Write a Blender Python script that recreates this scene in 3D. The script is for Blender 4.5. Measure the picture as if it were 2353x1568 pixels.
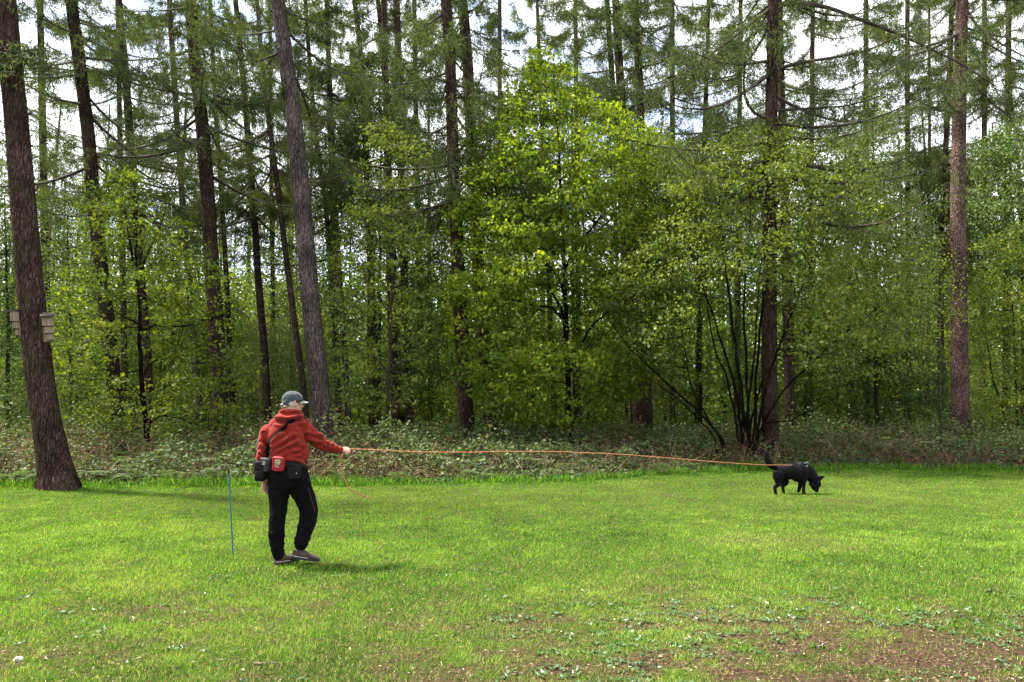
import bpy, bmesh, math
import numpy as np
from mathutils import Vector, Matrix
from mathutils.bvhtree import BVHTree

# ------------------------------------------------------------------ camera, sky, sun, exposure
for o in list(bpy.data.objects):
    bpy.data.objects.remove(o)
SC = bpy.context.scene
COL = SC.collection
CAMZ, PITCH, FPX, CX, CY = 1.58, math.radians(5.4), 1700.0, 1176.5, 784.0
cd = bpy.data.cameras.new("camera"); cam = bpy.data.objects.new("camera", cd); COL.objects.link(cam)
cam.location = (0, 0, CAMZ); cam.rotation_euler = (math.radians(90) + PITCH, 0, 0)
cd.sensor_width = 36; cd.lens = FPX / 2353 * 36; cd.clip_start = 0.1; cd.clip_end = 2000
SC.camera = cam

SUN = Vector((-0.60, 0.17, 1.0)).normalized()      # direction towards the sun
sl = bpy.data.lights.new("sun", 'SUN'); sl.energy = 4.8; sl.angle = math.radians(4.5); sl.color = (1.0, 0.95, 0.86)
so = bpy.data.objects.new("sun", sl); COL.objects.link(so)
so.rotation_euler = (-SUN).to_track_quat('-Z', 'Y').to_euler(); so.location = (-20, 0, 40)

w = bpy.data.worlds.new("World"); SC.world = w; w.use_nodes = True
nt = w.node_tree; nt.nodes.clear()
def wn(t, **k):
    n = nt.nodes.new(t)
    for a, b in k.items(): setattr(n, a, b)
    return n
sky = wn('ShaderNodeTexSky', sky_type='NISHITA', sun_disc=False, sun_elevation=math.asin(SUN.z),
         sun_rotation=math.atan2(SUN.x, SUN.y), air_density=1.0, dust_density=1.0)
tc = wn('ShaderNodeTexCoord')
mp = wn('ShaderNodeMapping'); mp.inputs['Scale'].default_value = (1, 1, 2.2)
nz = wn('ShaderNodeTexNoise'); nz.inputs['Scale'].default_value = 3.2; nz.inputs['Detail'].default_value = 7
cr = wn('ShaderNodeValToRGB'); cr.color_ramp.elements[0].position = 0.38; cr.color_ramp.elements[1].position = 0.47
cr.color_ramp.elements[0].color = (0.35, 0.35, 0.35, 1)
nz2 = wn('ShaderNodeTexNoise'); nz2.inputs['Scale'].default_value = 7; nz2.inputs['Detail'].default_value = 5
cr2 = wn('ShaderNodeValToRGB'); cr2.color_ramp.elements[0].position = 0.3; cr2.color_ramp.elements[1].position = 0.7
cr2.color_ramp.elements[0].color = (3.7, 3.85, 4.25, 1); cr2.color_ramp.elements[1].color = (5.8, 5.8, 5.9, 1)
mx = wn('ShaderNodeMix', data_type='RGBA')
bg = wn('ShaderNodeBackground'); bg.inputs['Strength'].default_value = 0.13
ow = wn('ShaderNodeOutputWorld')
L = nt.links.new
L(tc.outputs['Generated'], mp.inputs[0]); L(mp.outputs[0], nz.inputs['Vector']); L(mp.outputs[0], nz2.inputs['Vector'])
L(nz.outputs['Fac'], cr.inputs[0]); L(nz2.outputs['Fac'], cr2.inputs[0])
L(cr.outputs[0], mx.inputs[0]); L(sky.outputs[0], mx.inputs[6]); L(cr2.outputs[0], mx.inputs[7])
L(mx.outputs[2], bg.inputs[0]); L(bg.outputs[0], ow.inputs[0])

SC.view_settings.view_transform = 'Standard'; SC.view_settings.look = 'None'
SC.view_settings.exposure = 1.95; SC.view_settings.gamma = 1.0
SC.render.engine = 'CYCLES'
SC.cycles.max_bounces = 6; SC.cycles.diffuse_bounces = 3; SC.cycles.transmission_bounces = 4
SC.cycles.glossy_bounces = 2

# ------------------------------------------------------------------ helpers
rng = np.random.default_rng(11)
def P(px, py, Y):
    """world point seen at photo position (px, py) when it stands Y metres away"""
    u = (px - CX) / FPX; v = -(py - CY) / FPX
    y = math.cos(PITCH) - v * math.sin(PITCH); z = math.sin(PITCH) + v * math.cos(PITCH)
    s = Y / y
    return np.array((u * s, Y, CAMZ + z * s))
def GY(py):
    v = -(py - CY) / FPX
    return CAMZ * (math.cos(PITCH) - v * math.sin(PITCH)) / -(math.sin(PITCH) + v * math.cos(PITCH))
def PA(px, py, Y):
    u = (px - CX) / FPX; v = -(py - CY) / FPX
    y = math.cos(PITCH) - v * math.sin(PITCH); z = math.sin(PITCH) + v * math.cos(PITCH)
    s = Y / y
    return u * s, CAMZ + z * s

def world_px(co):
    """world points -> photo pixel positions"""
    y = co[:, 1]; z = co[:, 2] - CAMZ; c, s = math.cos(PITCH), math.sin(PITCH)
    d = y * c + z * s; u = co[:, 0] / d; v = (z * c - y * s) / d
    return np.stack([CX + u * FPX, CY - v * FPX], 1)
def _hash(ix, iy, iz, seed):
    h = (ix * 374761393 + iy * 668265263 + iz * 2147483647 + seed * 974634777) & 0xFFFFFFFF
    h = ((h ^ (h >> 13)) * 1274126177) & 0xFFFFFFFF
    h = h ^ (h >> 16)
    return (h & 0xFFFFFF) / float(0xFFFFFF)
def vnoise(p, scale=1.0, seed=0, octs=1):
    p = np.asarray(p, dtype=np.float64)
    if p.shape[1] == 2: p = np.c_[p, np.zeros(len(p))]
    out = np.zeros(len(p)); amp = 1.0; tot = 0
    for o in range(octs):
        q = p * scale * (2 ** o) + 1000.5 + 17.3 * o
        i = np.floor(q).astype(np.int64); f = q - i; f = f * f * (3 - 2 * f)
        r = 0
        for a in (0, 1):
            for b in (0, 1):
                for c in (0, 1):
                    wgt = (f[:, 0] if a else 1 - f[:, 0]) * (f[:, 1] if b else 1 - f[:, 1]) * (f[:, 2] if c else 1 - f[:, 2])
                    r = r + wgt * _hash(i[:, 0] + a, i[:, 1] + b, i[:, 2] + c, seed + o)
        out += amp * r; tot += amp; amp *= 0.5
    return out / tot
def sstep(a, b, x):
    t = np.clip((x - a) / (b - a), 0, 1); return t * t * (3 - 2 * t)
def nrm(a):
    return a / np.maximum(np.linalg.norm(a, axis=-1, keepdims=True), 1e-9)

def tag(o, label=None, cat=None, group=None, kind=None):
    if label: o['label'] = label
    if cat: o['category'] = cat
    if group: o['group'] = group
    if kind: o['kind'] = kind
    return o
def empty(name, loc):
    o = bpy.data.objects.new(name, None); COL.objects.link(o); o.location = tuple(float(v) for v in loc)
    o.empty_display_size = 0.3
    return o
def mesh_np(name, parts, mats, parent=None, smooth=False, tone=None):
    """parts: list of (verts (n,3), faces (m,k), material index). World coordinates in, stored relative to the parent."""
    off = np.array(parent.location) if parent is not None else np.zeros(3)
    if parent is not None and parent.parent is not None: off = off + np.array(parent.parent.location)
    V = []; LI = []; LS = []; MI = []; base = 0; ls = 0
    for v, f, m in parts:
        v = np.asarray(v, float); f = np.asarray(f, np.int64)
        V.append(v - off); LI.append((f + base).ravel())
        k = f.shape[1]; LS.append(ls + np.arange(len(f)) * k); ls += len(f) * k
        MI.append(np.full(len(f), m)); base += len(v)
    V = np.concatenate(V).astype(np.float32); LI = np.concatenate(LI).astype(np.int32); LS = np.concatenate(LS).astype(np.int32)
    MI = np.concatenate(MI).astype(np.int32)
    me = bpy.data.meshes.new(name)
    me.vertices.add(len(V)); me.vertices.foreach_set('co', V.ravel())
    me.loops.add(len(LI)); me.loops.foreach_set('vertex_index', LI)
    me.polygons.add(len(LS)); me.polygons.foreach_set('loop_start', LS)
    me.update(calc_edges=True)
    me.polygons.foreach_set('material_index', MI)
    me.polygons.foreach_set('use_smooth', np.full(len(LS), smooth))
    if tone is not None:
        a = me.attributes.new('tone', 'FLOAT', 'FACE'); a.data.foreach_set('value', np.asarray(tone, np.float32))
    for m in (mats if isinstance(mats, (list, tuple)) else [mats]): me.materials.append(m)
    o = bpy.data.objects.new(name, me); COL.objects.link(o)
    if parent is not None: o.parent = parent
    return o

def tubes(A, B, ra, rb, k=4):
    A = np.asarray(A, float); B = np.asarray(B, float); n = len(A)
    ra = np.broadcast_to(ra, (n,)); rb = np.broadcast_to(rb, (n,))
    t = nrm(B - A); ref = np.where(np.abs(t[:, 2:3]) > 0.9, np.array([[1., 0, 0]]), np.array([[0., 0, 1]]))
    a = nrm(np.cross(t, ref)); b = np.cross(t, a)
    th = np.arange(k) * 2 * math.pi / k
    c = np.cos(th)[None, :, None]; s = np.sin(th)[None, :, None]
    ring = a[:, None, :] * c + b[:, None, :] * s
    v = np.concatenate([A[:, None, :] + ring * ra[:, None, None], B[:, None, :] + ring * rb[:, None, None]], 1).reshape(-1, 3)
    j = np.arange(k); jn = (j + 1) % k
    f = np.stack([j, jn, jn + k, j + k], 1)[None] + (np.arange(n) * 2 * k)[:, None, None]
    return v, f.reshape(-1, 4)
def tube_path(pts, rad, k=10, wob=0.0, seed=0, caps=True):
    """one joined tube through pts"""
    pts = np.asarray(pts, float); n = len(pts); rad = np.broadcast_to(rad, (n,))
    t = nrm(np.gradient(pts, axis=0))
    ref = np.array([0, 1., 0]) if abs(t[:, 1]).mean() < 0.8 else np.array([0, 0, 1.])
    a = nrm(np.cross(t, ref)); b = np.cross(t, a)
    th = np.arange(k) * 2 * math.pi / k
    R = rad[:, None] * np.ones((1, k))
    if wob:
        q = np.stack([np.cos(th)[None, :] * 1.5 + 0 * R, np.sin(th)[None, :] * 1.5 + 0 * R, pts[:, 2:3] * 2.0 + 0 * R], -1).reshape(-1, 3)
        R = R * (1 + wob * (vnoise(q, 1.3, seed, 2).reshape(n, k) - 0.5))
    v = pts[:, None, :] + R[..., None] * (a[:, None, :] * np.cos(th)[None, :, None] + b[:, None, :] * np.sin(th)[None, :, None])
    v = v.reshape(-1, 3)
    j = np.arange(k); jn = (j + 1) % k
    f = (np.stack([j, jn, jn + k, j + k], 1)[None] + (np.arange(n - 1) * k)[:, None, None]).reshape(-1, 4)
    return v, f
def resample(pts, m):
    pts = np.asarray(pts, float); d = np.r_[0, np.cumsum(np.linalg.norm(np.diff(pts, axis=0), axis=1))]
    # smooth by Catmull-Rom style cubic through cumulative length
    s = np.linspace(0, d[-1], m)
    out = np.stack([np.interp(s, d, pts[:, i]) for i in range(pts.shape[1])], 1)
    for _ in range(2):
        o2 = out.copy(); o2[1:-1] = 0.25 * out[:-2] + 0.5 * out[1:-1] + 0.25 * out[2:]; out = o2
    return out
def leaves(C, D, N, ln, wd, fold=0.15):
    """rhombus leaves: centre base C, direction D, normal N"""
    D = nrm(D); S = nrm(np.cross(D, N)); N = np.cross(S, D)
    ln = np.broadcast_to(ln, (len(C),))[:, None]; wd = np.broadcast_to(wd, (len(C),))[:, None]
    mid = C + D * ln * 0.45 + N * ln * fold
    v = np.stack([C, mid + S * wd * 0.5, C + D * ln, mid - S * wd * 0.5], 1).reshape(-1, 3)
    f = np.arange(len(C) * 4).reshape(-1, 4)
    return v, f
def randdir(n, up=0.0):
    d = rng.normal(size=(n, 3)); d[:, 2] += up
    return nrm(d)

# ------------------------------------------------------------------ materials
def mat(name):
    m = bpy.data.materials.new(name); m.use_nodes = True; m.node_tree.nodes.clear()
    T = m.node_tree
    def N(t, **k):
        n = T.nodes.new(t)
        for a, b in k.items():
            if a.startswith('_'): n.inputs[a[1:].replace('_', ' ')].default_value = b
            else: setattr(n, a, b)
        return n
    out = N('ShaderNodeOutputMaterial')
    return m, T, N, out, T.links.new
def ramp(N, stops):
    r = N('ShaderNodeValToRGB'); e = r.color_ramp.elements
    while len(e) < len(stops): e.new(0.5)
    for i, (p, c) in enumerate(stops): e[i].position = p; e[i].color = (*c, 1)
    return r
def leaf_mat(name, stops, trans=0.35, gloss=0.05, rough=0.55):
    gloss *= 0.45
    m, T, N, out, L = mat(name)
    a = N('ShaderNodeAttribute', attribute_name='tone')
    r = ramp(N, stops); L(a.outputs['Fac'], r.inputs[0])
    d = N('ShaderNodeBsdfDiffuse'); t = N('ShaderNodeBsdfTranslucent'); g = N('ShaderNodeBsdfGlossy')
    g.inputs['Roughness'].default_value = rough; g.inputs['Color'].default_value = (1, 1, 1, 1)
    tint = N('ShaderNodeMix', data_type='RGBA', blend_type='MULTIPLY'); tint.inputs[0].default_value = 1
    tint.inputs[7].default_value = (1.35, 1.35, 0.6, 1)
    L(r.outputs[0], d.inputs[0]); L(r.outputs[0], tint.inputs[6]); L(tint.outputs[2], t.inputs[0])
    m1 = N('ShaderNodeMixShader'); m1.inputs[0].default_value = trans
    m2 = N('ShaderNodeMixShader'); m2.inputs[0].default_value = gloss
    L(d.outputs[0], m1.inputs[1]); L(t.outputs[0], m1.inputs[2]); L(m1.outputs[0], m2.inputs[1]); L(g.outputs[0], m2.inputs[2])
    L(m2.outputs[0], out.inputs[0])
    return m
def bark_mat(name, c0, c1, c2, scale=9.0, moss=0.0, bump=1.0, dist=0.05, stretch=0.22):
    m, T, N, out, L = mat(name)
    tc = N('ShaderNodeTexCoord'); mp = N('ShaderNodeMapping'); mp.inputs['Scale'].default_value = (1, 1, stretch)
    L(tc.outputs['Object'], mp.inputs[0])
    n0 = N('ShaderNodeTexNoise'); n0.inputs['Scale'].default_value = scale * 0.7; n0.inputs['Detail'].default_value = 4
    L(mp.outputs[0], n0.inputs[0])
    ad = N('ShaderNodeMix', data_type='RGBA'); ad.inputs[0].default_value = 0.12
    L(mp.outputs[0], ad.inputs[6]); L(n0.outputs['Color'], ad.inputs[7])
    v = N('ShaderNodeTexVoronoi', feature='DISTANCE_TO_EDGE'); v.inputs['Scale'].default_value = scale * 3.0
    L(ad.outputs[2], v.inputs['Vector'])
    n1 = N('ShaderNodeTexNoise'); n1.inputs['Scale'].default_value = scale * 2.2; n1.inputs['Detail'].default_value = 6; n1.inputs['Roughness'].default_value = 0.7
    L(mp.outputs[0], n1.inputs[0])
    n2 = N('ShaderNodeTexNoise'); n2.inputs['Scale'].default_value = 1.1; n2.inputs['Detail'].default_value = 3
    L(tc.outputs['Object'], n2.inputs[0])
    r = ramp(N, [(0.28, c0), (0.5, c1), (0.72, c2)]); L(n1.outputs['Fac'], r.inputs[0])
    big = ramp(N, [(0.35, (0.6, 0.6, 0.6)), (0.65, (1.25, 1.2, 1.15))]); L(n2.outputs['Fac'], big.inputs[0])
    mu = N('ShaderNodeMix', data_type='RGBA', blend_type='MULTIPLY'); mu.inputs[0].default_value = 1
    L(r.outputs[0], mu.inputs[6]); L(big.outputs[0], mu.inputs[7])
    crk = ramp(N, [(0.0, (0.28, 0.25, 0.25)), (0.18, (1, 1, 1))]); L(v.outputs['Distance'], crk.inputs[0])
    mu2 = N('ShaderNodeMix', data_type='RGBA', blend_type='MULTIPLY'); mu2.inputs[0].default_value = 0.8
    L(mu.outputs[2], mu2.inputs[6]); L(crk.outputs[0], mu2.inputs[7])
    last = mu2.outputs[2]
    if moss:
        n3 = N('ShaderNodeTexNoise'); n3.inputs['Scale'].default_value = 2.4; n3.inputs['Detail'].default_value = 6
        L(tc.outputs['Object'], n3.inputs[0])
        rm = ramp(N, [(0.5 , (0, 0, 0)), (0.68, (moss, moss, moss))]); L(n3.outputs['Fac'], rm.inputs[0])
        mm = N('ShaderNodeMix', data_type='RGBA'); L(rm.outputs[0], mm.inputs[0]); L(last, mm.inputs[6])
        mm.inputs[7].default_value = (0.045, 0.06, 0.022, 1); last = mm.outputs[2]
    hs = N('ShaderNodeMath', operation='ADD'); L(n1.outputs['Fac'], hs.inputs[0])
    cl = N('ShaderNodeMath', operation='MINIMUM'); cl.inputs[1].default_value = 0.25; L(v.outputs['Distance'], cl.inputs[0])
    ml = N('ShaderNodeMath', operation='MULTIPLY'); ml.inputs[1].default_value = 3; L(cl.outputs[0], ml.inputs[0]); L(ml.outputs[0], hs.inputs[1])
    bp = N('ShaderNodeBump'); bp.inputs['Strength'].default_value = bump; bp.inputs['Distance'].default_value = dist
    L(hs.outputs[0], bp.inputs['Height'])
    b = N('ShaderNodeBsdfDiffuse'); L(last, b.inputs[0]); L(bp.outputs[0], b.inputs['Normal'])
    L(b.outputs[0], out.inputs[0])
    return m
def simple(name, col, rough=0.8, var=0.25, scale=20, bump=0.0, col2=None, sheen=0.0, stretch=(1, 1, 1), spec=0.3, dist=0.01):
    m, T, N, out, L = mat(name)
    tc = N('ShaderNodeTexCoord'); mp = N('ShaderNodeMapping'); mp.inputs['Scale'].default_value = stretch
    n = N('ShaderNodeTexNoise'); n.inputs['Scale'].default_value = scale; n.inputs['Detail'].default_value = 5
    L(tc.outputs['Object'], mp.inputs[0]); L(mp.outputs[0], n.inputs[0])
    a = np.array(col); c2 = np.array(col2) if col2 is not None else a * (1 + var)
    r = ramp(N, [(0.3, tuple(a * (1 - var))), (0.7, tuple(c2))]); L(n.outputs['Fac'], r.inputs[0])
    p = N('ShaderNodeBsdfPrincipled'); p.inputs['Roughness'].default_value = rough; p.inputs['Specular IOR Level'].default_value = spec
    L(r.outputs[0], p.inputs['Base Color'])
    if sheen: p.inputs['Sheen Weight'].default_value = sheen; p.inputs['Sheen Roughness'].default_value = 0.4
    if bump:
        bp = N('ShaderNodeBump'); bp.inputs['Strength'].default_value = bump; bp.inputs['Distance'].default_value = dist
        L(n.outputs['Fac'], bp.inputs['Height']); L(bp.outputs[0], p.inputs['Normal'])
    L(p.outputs[0], out.inputs[0])
    return m

M = {}
M['larch_bark'] = bark_mat('larch_bark', (0.021, 0.015, 0.013), (0.056, 0.040, 0.034), (0.105, 0.080, 0.070), 9, moss=0.5)
M['red_bark'] = bark_mat('red_bark', (0.022, 0.014, 0.012), (0.070, 0.046, 0.040), (0.13, 0.098, 0.088), 8, moss=0.3)
M['grey_bark'] = bark_mat('grey_bark', (0.042, 0.034, 0.031), (0.105, 0.089, 0.086), (0.185, 0.165, 0.163), 7, moss=0.0)
M['pale_bark'] = bark_mat('pale_bark', (0.05, 0.03, 0.026), (0.13, 0.085, 0.075), (0.24, 0.19, 0.18), 6, moss=0.0, stretch=0.5)
M['far_bark'] = bark_mat('far_bark', (0.03, 0.024, 0.02), (0.07, 0.055, 0.045), (0.11, 0.09, 0.075), 6, moss=0.3)
M['sapling_bark'] = bark_mat('sapling_bark', (0.02, 0.017, 0.013), (0.045, 0.038, 0.028), (0.08, 0.07, 0.052), 14, moss=0.5)
M['dark_bark'] = bark_mat('dark_bark', (0.008, 0.007, 0.006), (0.018, 0.015, 0.012), (0.035, 0.03, 0.024), 14, moss=0.25)
M['smooth_bark'] = bark_mat('smooth_bark', (0.05, 0.042, 0.032), (0.10, 0.085, 0.065), (0.16, 0.14, 0.11), 10, moss=0.3)
M['dead_wood'] = simple('dead_wood', (0.16, 0.12, 0.09), 0.9, 0.4, 30)
M['twig'] = simple('dark_twig', (0.035, 0.026, 0.02), 0.9, 0.3, 8)
M['needles'] = leaf_mat('larch_needles', [(0, (0.028, 0.045, 0.017)), (0.5, (0.066, 0.095, 0.030)), (1, (0.13, 0.16, 0.048))], 0.3, 0.02)
M['needles_light'] = leaf_mat('larch_needles_light', [(0, (0.035, 0.05, 0.016)), (0.5, (0.085, 0.11, 0.03)), (1, (0.16, 0.18, 0.045))], 0.35, 0.02)
M['oak'] = leaf_mat('oak_leaves', [(0, (0.040, 0.065, 0.008)), (0.5, (0.085, 0.12, 0.012)), (1, (0.23, 0.25, 0.018))], 0.45, 0.03)
M['maple'] = leaf_mat('maple_leaves', [(0, (0.032, 0.065, 0.006)), (0.5, (0.115, 0.17, 0.012)), (1, (0.30, 0.35, 0.022))], 0.45, 0.03)
M['beech'] = leaf_mat('spring_leaves', [(0, (0.045, 0.075, 0.010)), (0.5, (0.11, 0.15, 0.018)), (1, (0.23, 0.26, 0.04))], 0.45, 0.04)
M['hazel'] = leaf_mat('hazel_leaves', [(0, (0.04, 0.06, 0.010)), (0.5, (0.11, 0.145, 0.018)), (1, (0.25, 0.29, 0.045))], 0.4, 0.04)
M['yellow_leaf'] = leaf_mat('yellow_leaves', [(0, (0.05, 0.085, 0.013)), (0.5, (0.12, 0.165, 0.022)), (1, (0.25, 0.26, 0.035))], 0.45, 0.03)
M['birch'] = leaf_mat('birch_leaves', [(0, (0.055, 0.09, 0.022)), (0.5, (0.13, 0.18, 0.045)), (1, (0.19, 0.235, 0.075))], 0.4, 0.05)
M['dark_leaf'] = leaf_mat('dark_leaves', [(0, (0.03, 0.055, 0.014)), (0.5, (0.07, 0.115, 0.028)), (1, (0.13, 0.19, 0.05))], 0.3, 0.04)
M['far_leaf'] = leaf_mat('far_leaves', [(0, (0.06, 0.10, 0.022)), (0.5, (0.14, 0.20, 0.042)), (1, (0.24, 0.30, 0.065))], 0.4, 0.02)  # lightened: paler look of the sunlit distance put into the leaf colour
M['bramble'] = leaf_mat('bramble_leaves', [(0, (0.022, 0.038, 0.012)), (0.35, (0.04, 0.062, 0.02)), (0.7, (0.07, 0.10, 0.03)), (1, (0.115, 0.145, 0.05))], 0.25, 0.03, 0.5)
M['fern'] = leaf_mat('fern_fronds', [(0, (0.04, 0.07, 0.022)), (1, (0.095, 0.14, 0.04))], 0.35, 0.04)
M['dead_bracken'] = leaf_mat('dead_bracken', [(0, (0.045, 0.022, 0.014)), (0.5, (0.13, 0.07, 0.045)), (1, (0.30, 0.2, 0.12))], 0.15, 0.02)
M['grass'] = leaf_mat('grass_blades', [(0, (0.012, 0.050, 0.007)), (0.3, (0.045, 0.138, 0.008)), (0.6, (0.120, 0.245, 0.018)), (0.85, (0.23, 0.33, 0.055)), (1, (0.36, 0.31, 0.14))], 0.4, 0.015)
M['weed'] = leaf_mat('weed_leaves', [(0, (0.02, 0.055, 0.014)), (0.5, (0.045, 0.10, 0.024)), (0.8, (0.11, 0.15, 0.07)), (1, (0.30, 0.32, 0.22))], 0.15, 0.08, 0.4)
M['litter'] = leaf_mat('leaf_litter', [(0, (0.035, 0.018, 0.012)), (0.5, (0.11, 0.06, 0.035)), (0.85, (0.24, 0.16, 0.10)), (1, (0.45, 0.38, 0.28))], 0.05, 0.03)

# ------------------------------------------------------------------ ground
def edgeY(x):
    """where the mown grass stops and the undergrowth starts"""
    x = np.asarray(x, float)
    base = np.interp(x, [-14, -10, -7, -2, 1.5, 4, 7, 11, 16], [15.6, 15.9, 16.0, 16.3, 17.3, 18.9, 20.2, 20.4, 19.6])
    return base + 0.9 * (vnoise(np.c_[x, 0 * x], 0.5, 5, 2) - 0.5) + 0.9 * (vnoise(np.c_[x, 0 * x], 1.7, 6, 2) - 0.5)
def bare(x, y):
    """0 = closed sward, 1 = bare soil and litter"""
    n = 0.42 * vnoise(np.c_[x, y * 1.7], 1.6, 3, 4) + 0.58 * vnoise(np.c_[x, y * 1.6], 4.2, 8, 3); n2 = vnoise(np.c_[x, y], 0.35, 9, 2)
    near = sstep(7.4, 4.8, y) * (0.62 + 0.38 * sstep(-2.0, 1.6, x))
    mid = sstep(11.5, 5.0, y) * 0.42
    spot = sstep(0.66, 0.76, vnoise(np.c_[x, y * 1.3], 0.55, 21, 2))
    t = near * 0.20 + mid * 0.46 + (n2 - 0.5) * 0.25
    return np.clip(sstep(0.56, 0.44, n - t * 0.62 + 0.20) * np.clip(t * 2.4, 0, 1) + spot * 0.3, 0, 1)

gx = np.r_[np.linspace(-400, -26, 12), np.arange(-24, 24.01, 0.2), np.linspace(26, 400, 12)]
gy = np.r_[np.linspace(-60, 0, 4), np.arange(2, 24.01, 0.2), np.linspace(26, 500, 14)]
XX, YY = np.meshgrid(gx, gy); nx, ny = len(gx), len(gy)
gv = np.c_[XX.ravel(), YY.ravel(), 0 * XX.ravel()]
gv[:, 2] = (vnoise(gv[:, :2], 0.5, 4, 2) - 0.5) * 0.05
i = np.arange(nx - 1)[None, :] + (np.arange(ny - 1) * nx)[:, None]
gf = np.stack([i, i + 1, i + 1 + nx, i + nx], -1).reshape(-1, 4)
def ground_mat():
    m, T, N, out, L = mat('ground_soil')
    tc = N('ShaderNodeTexCoord')
    n1 = N('ShaderNodeTexNoise'); n1.inputs['Scale'].default_value = 28; n1.inputs['Detail'].default_value = 8; n1.inputs['Roughness'].default_value = 0.75
    n2 = N('ShaderNodeTexNoise'); n2.inputs['Scale'].default_value = 2.0; n2.inputs['Detail'].default_value = 5
    L(tc.outputs['Object'], n1.inputs[0]); L(tc.outputs['Object'], n2.inputs[0])
    soil = ramp(N, [(0.3, (0.014, 0.010, 0.007)), (0.5, (0.052, 0.032, 0.022)), (0.62, (0.10, 0.062, 0.042)), (0.75, (0.17, 0.13, 0.09))]); L(n1.outputs['Fac'], soil.inputs[0])
    gr = ramp(N, [(0.3, (0.018, 0.028, 0.007)), (0.5, (0.05, 0.06, 0.016)), (0.72, (0.11, 0.10, 0.04))]); L(n1.outputs['Fac'], gr.inputs[0])
    a = N('ShaderNodeAttribute', attribute_name='bare')
    ad = N('ShaderNodeMath', operation='ADD'); L(a.outputs['Fac'], ad.inputs[0])
    mlt = N('ShaderNodeMath', operation='MULTIPLY_ADD'); L(n2.outputs['Fac'], mlt.inputs[0]); mlt.inputs[1].default_value = 0.5; mlt.inputs[2].default_value = -0.25
    L(mlt.outputs[0], ad.inputs[1]); ad.use_clamp = True
    mx = N('ShaderNodeMix', data_type='RGBA'); L(ad.outputs[0], mx.inputs[0]); L(gr.outputs[0], mx.inputs[6]); L(soil.outputs[0], mx.inputs[7])
    bp = N('ShaderNodeBump'); bp.inputs['Strength'].default_value = 0.9; bp.inputs['Distance'].default_value = 0.02; L(n1.outputs['Fac'], bp.inputs['Height'])
    d = N('ShaderNodeBsdfDiffuse'); L(mx.outputs[2], d.inputs[0]); L(bp.outputs[0], d.inputs['Normal']); L(d.outputs[0], out.inputs[0])
    return m
ground = mesh_np('ground', [(gv, gf, 0)], ground_mat(), smooth=True)
tag(ground, 'bare reddish soil and thatch under the mown grass and the forest', 'ground', kind='structure')
forest = gv[:, 1] > edgeY(gv[:, 0])
bv = np.where(forest, 1.0, bare(gv[:, 0], gv[:, 1]))
a = ground.data.attributes.new('bare', 'FLOAT', 'POINT'); a.data.foreach_set('value', bv.astype(np.float32))
def GZ(x, y): return (vnoise(np.c_[x, y], 0.5, 4, 2) - 0.5) * 0.05

# ------------------------------------------------------------------ grass
def scatter(y0, y1, dens, xm=0.74, pad=2.0):
    """dens(y): number per square metre"""
    ys = np.linspace(y0, y1, 120); wds = 2 * (xm * ys + pad); d = dens(ys) * wds
    n = int(np.trapz(d, ys)); c = np.cumsum(d); c = c / c[-1]
    y = np.interp(rng.random(n), c, ys); x = (rng.random(n) * 2 - 1) * (xm * y + pad)
    return x, y
def grass():
    x, y = scatter(3.2, 21.2, lambda y: 5200 * (5 / np.maximum(y, 4.5)) ** 1.55)
    keep = y < edgeY(x) + 0.25 * rng.random(len(x)); x, y = x[keep], y[keep]
    b = bare(x, y); keep = rng.random(len(x)) > b * 0.80; x, y, b = x[keep], y[keep], b[keep]
    n = len(x)
    tuft = vnoise(np.c_[x, y], 3.0, 31, 2); big = vnoise(np.c_[x, y], 0.45, 33, 3); fine = rng.random(n)
    edge = sstep(1.6, 0.2, edgeY(x) - y)
    mid = vnoise(np.c_[x, y], 1.3, 35, 2); cl = vnoise(np.c_[x, y], 7.0, 36, 1)
    h = (0.018 + 0.040 * tuft ** 2 + 0.014 * fine + 0.022 * sstep(.55, .85, cl)) * (1 + edge * 0.9) * (1 - 0.35 * b)
    h *= 1 + 0.3 * sstep(7, 4, y) * 0 
    h *= 1 - 0.42 * sstep(8, 13, y)
    wd = np.maximum(0.0032, 0.00078 * y) * (0.7 + 0.6 * rng.random(n))
    D = np.c_[rng.normal(size=n) * 0.62, rng.normal(size=n) * 0.62, np.ones(n)]
    az = rng.random(n) * 2 * math.pi
    Nn = np.c_[np.cos(az), np.sin(az), 0.25 * np.ones(n)]
    C = np.c_[x, y, GZ(x, y) - 0.004]
    v, f = leaves(C, D, Nn, h * 1.25, wd, 0.12)
    near = sstep(9.5, 5.0, y)
    tone = 0.50 + 0.8 * (big - 0.5) + 0.55 * (mid - 0.5) + 0.7 * (tuft - 0.5) + 0.35 * (cl - 0.5) + 0.22 * rng.normal(size=n) - 0.10 * edge - 0.04 * near
    straw = rng.random(n) < 0.02 + 0.12 * near + 0.15 * b
    tone = np.where(straw, 0.9 + 0.1 * rng.random(n), np.clip(tone, 0, 0.86))
    o = mesh_np('grass', [(v, f, 0)], M['grass'], tone=tone)
    tag(o, 'short bright green mown grass covering the clearing', 'grass', kind='stuff')
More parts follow.
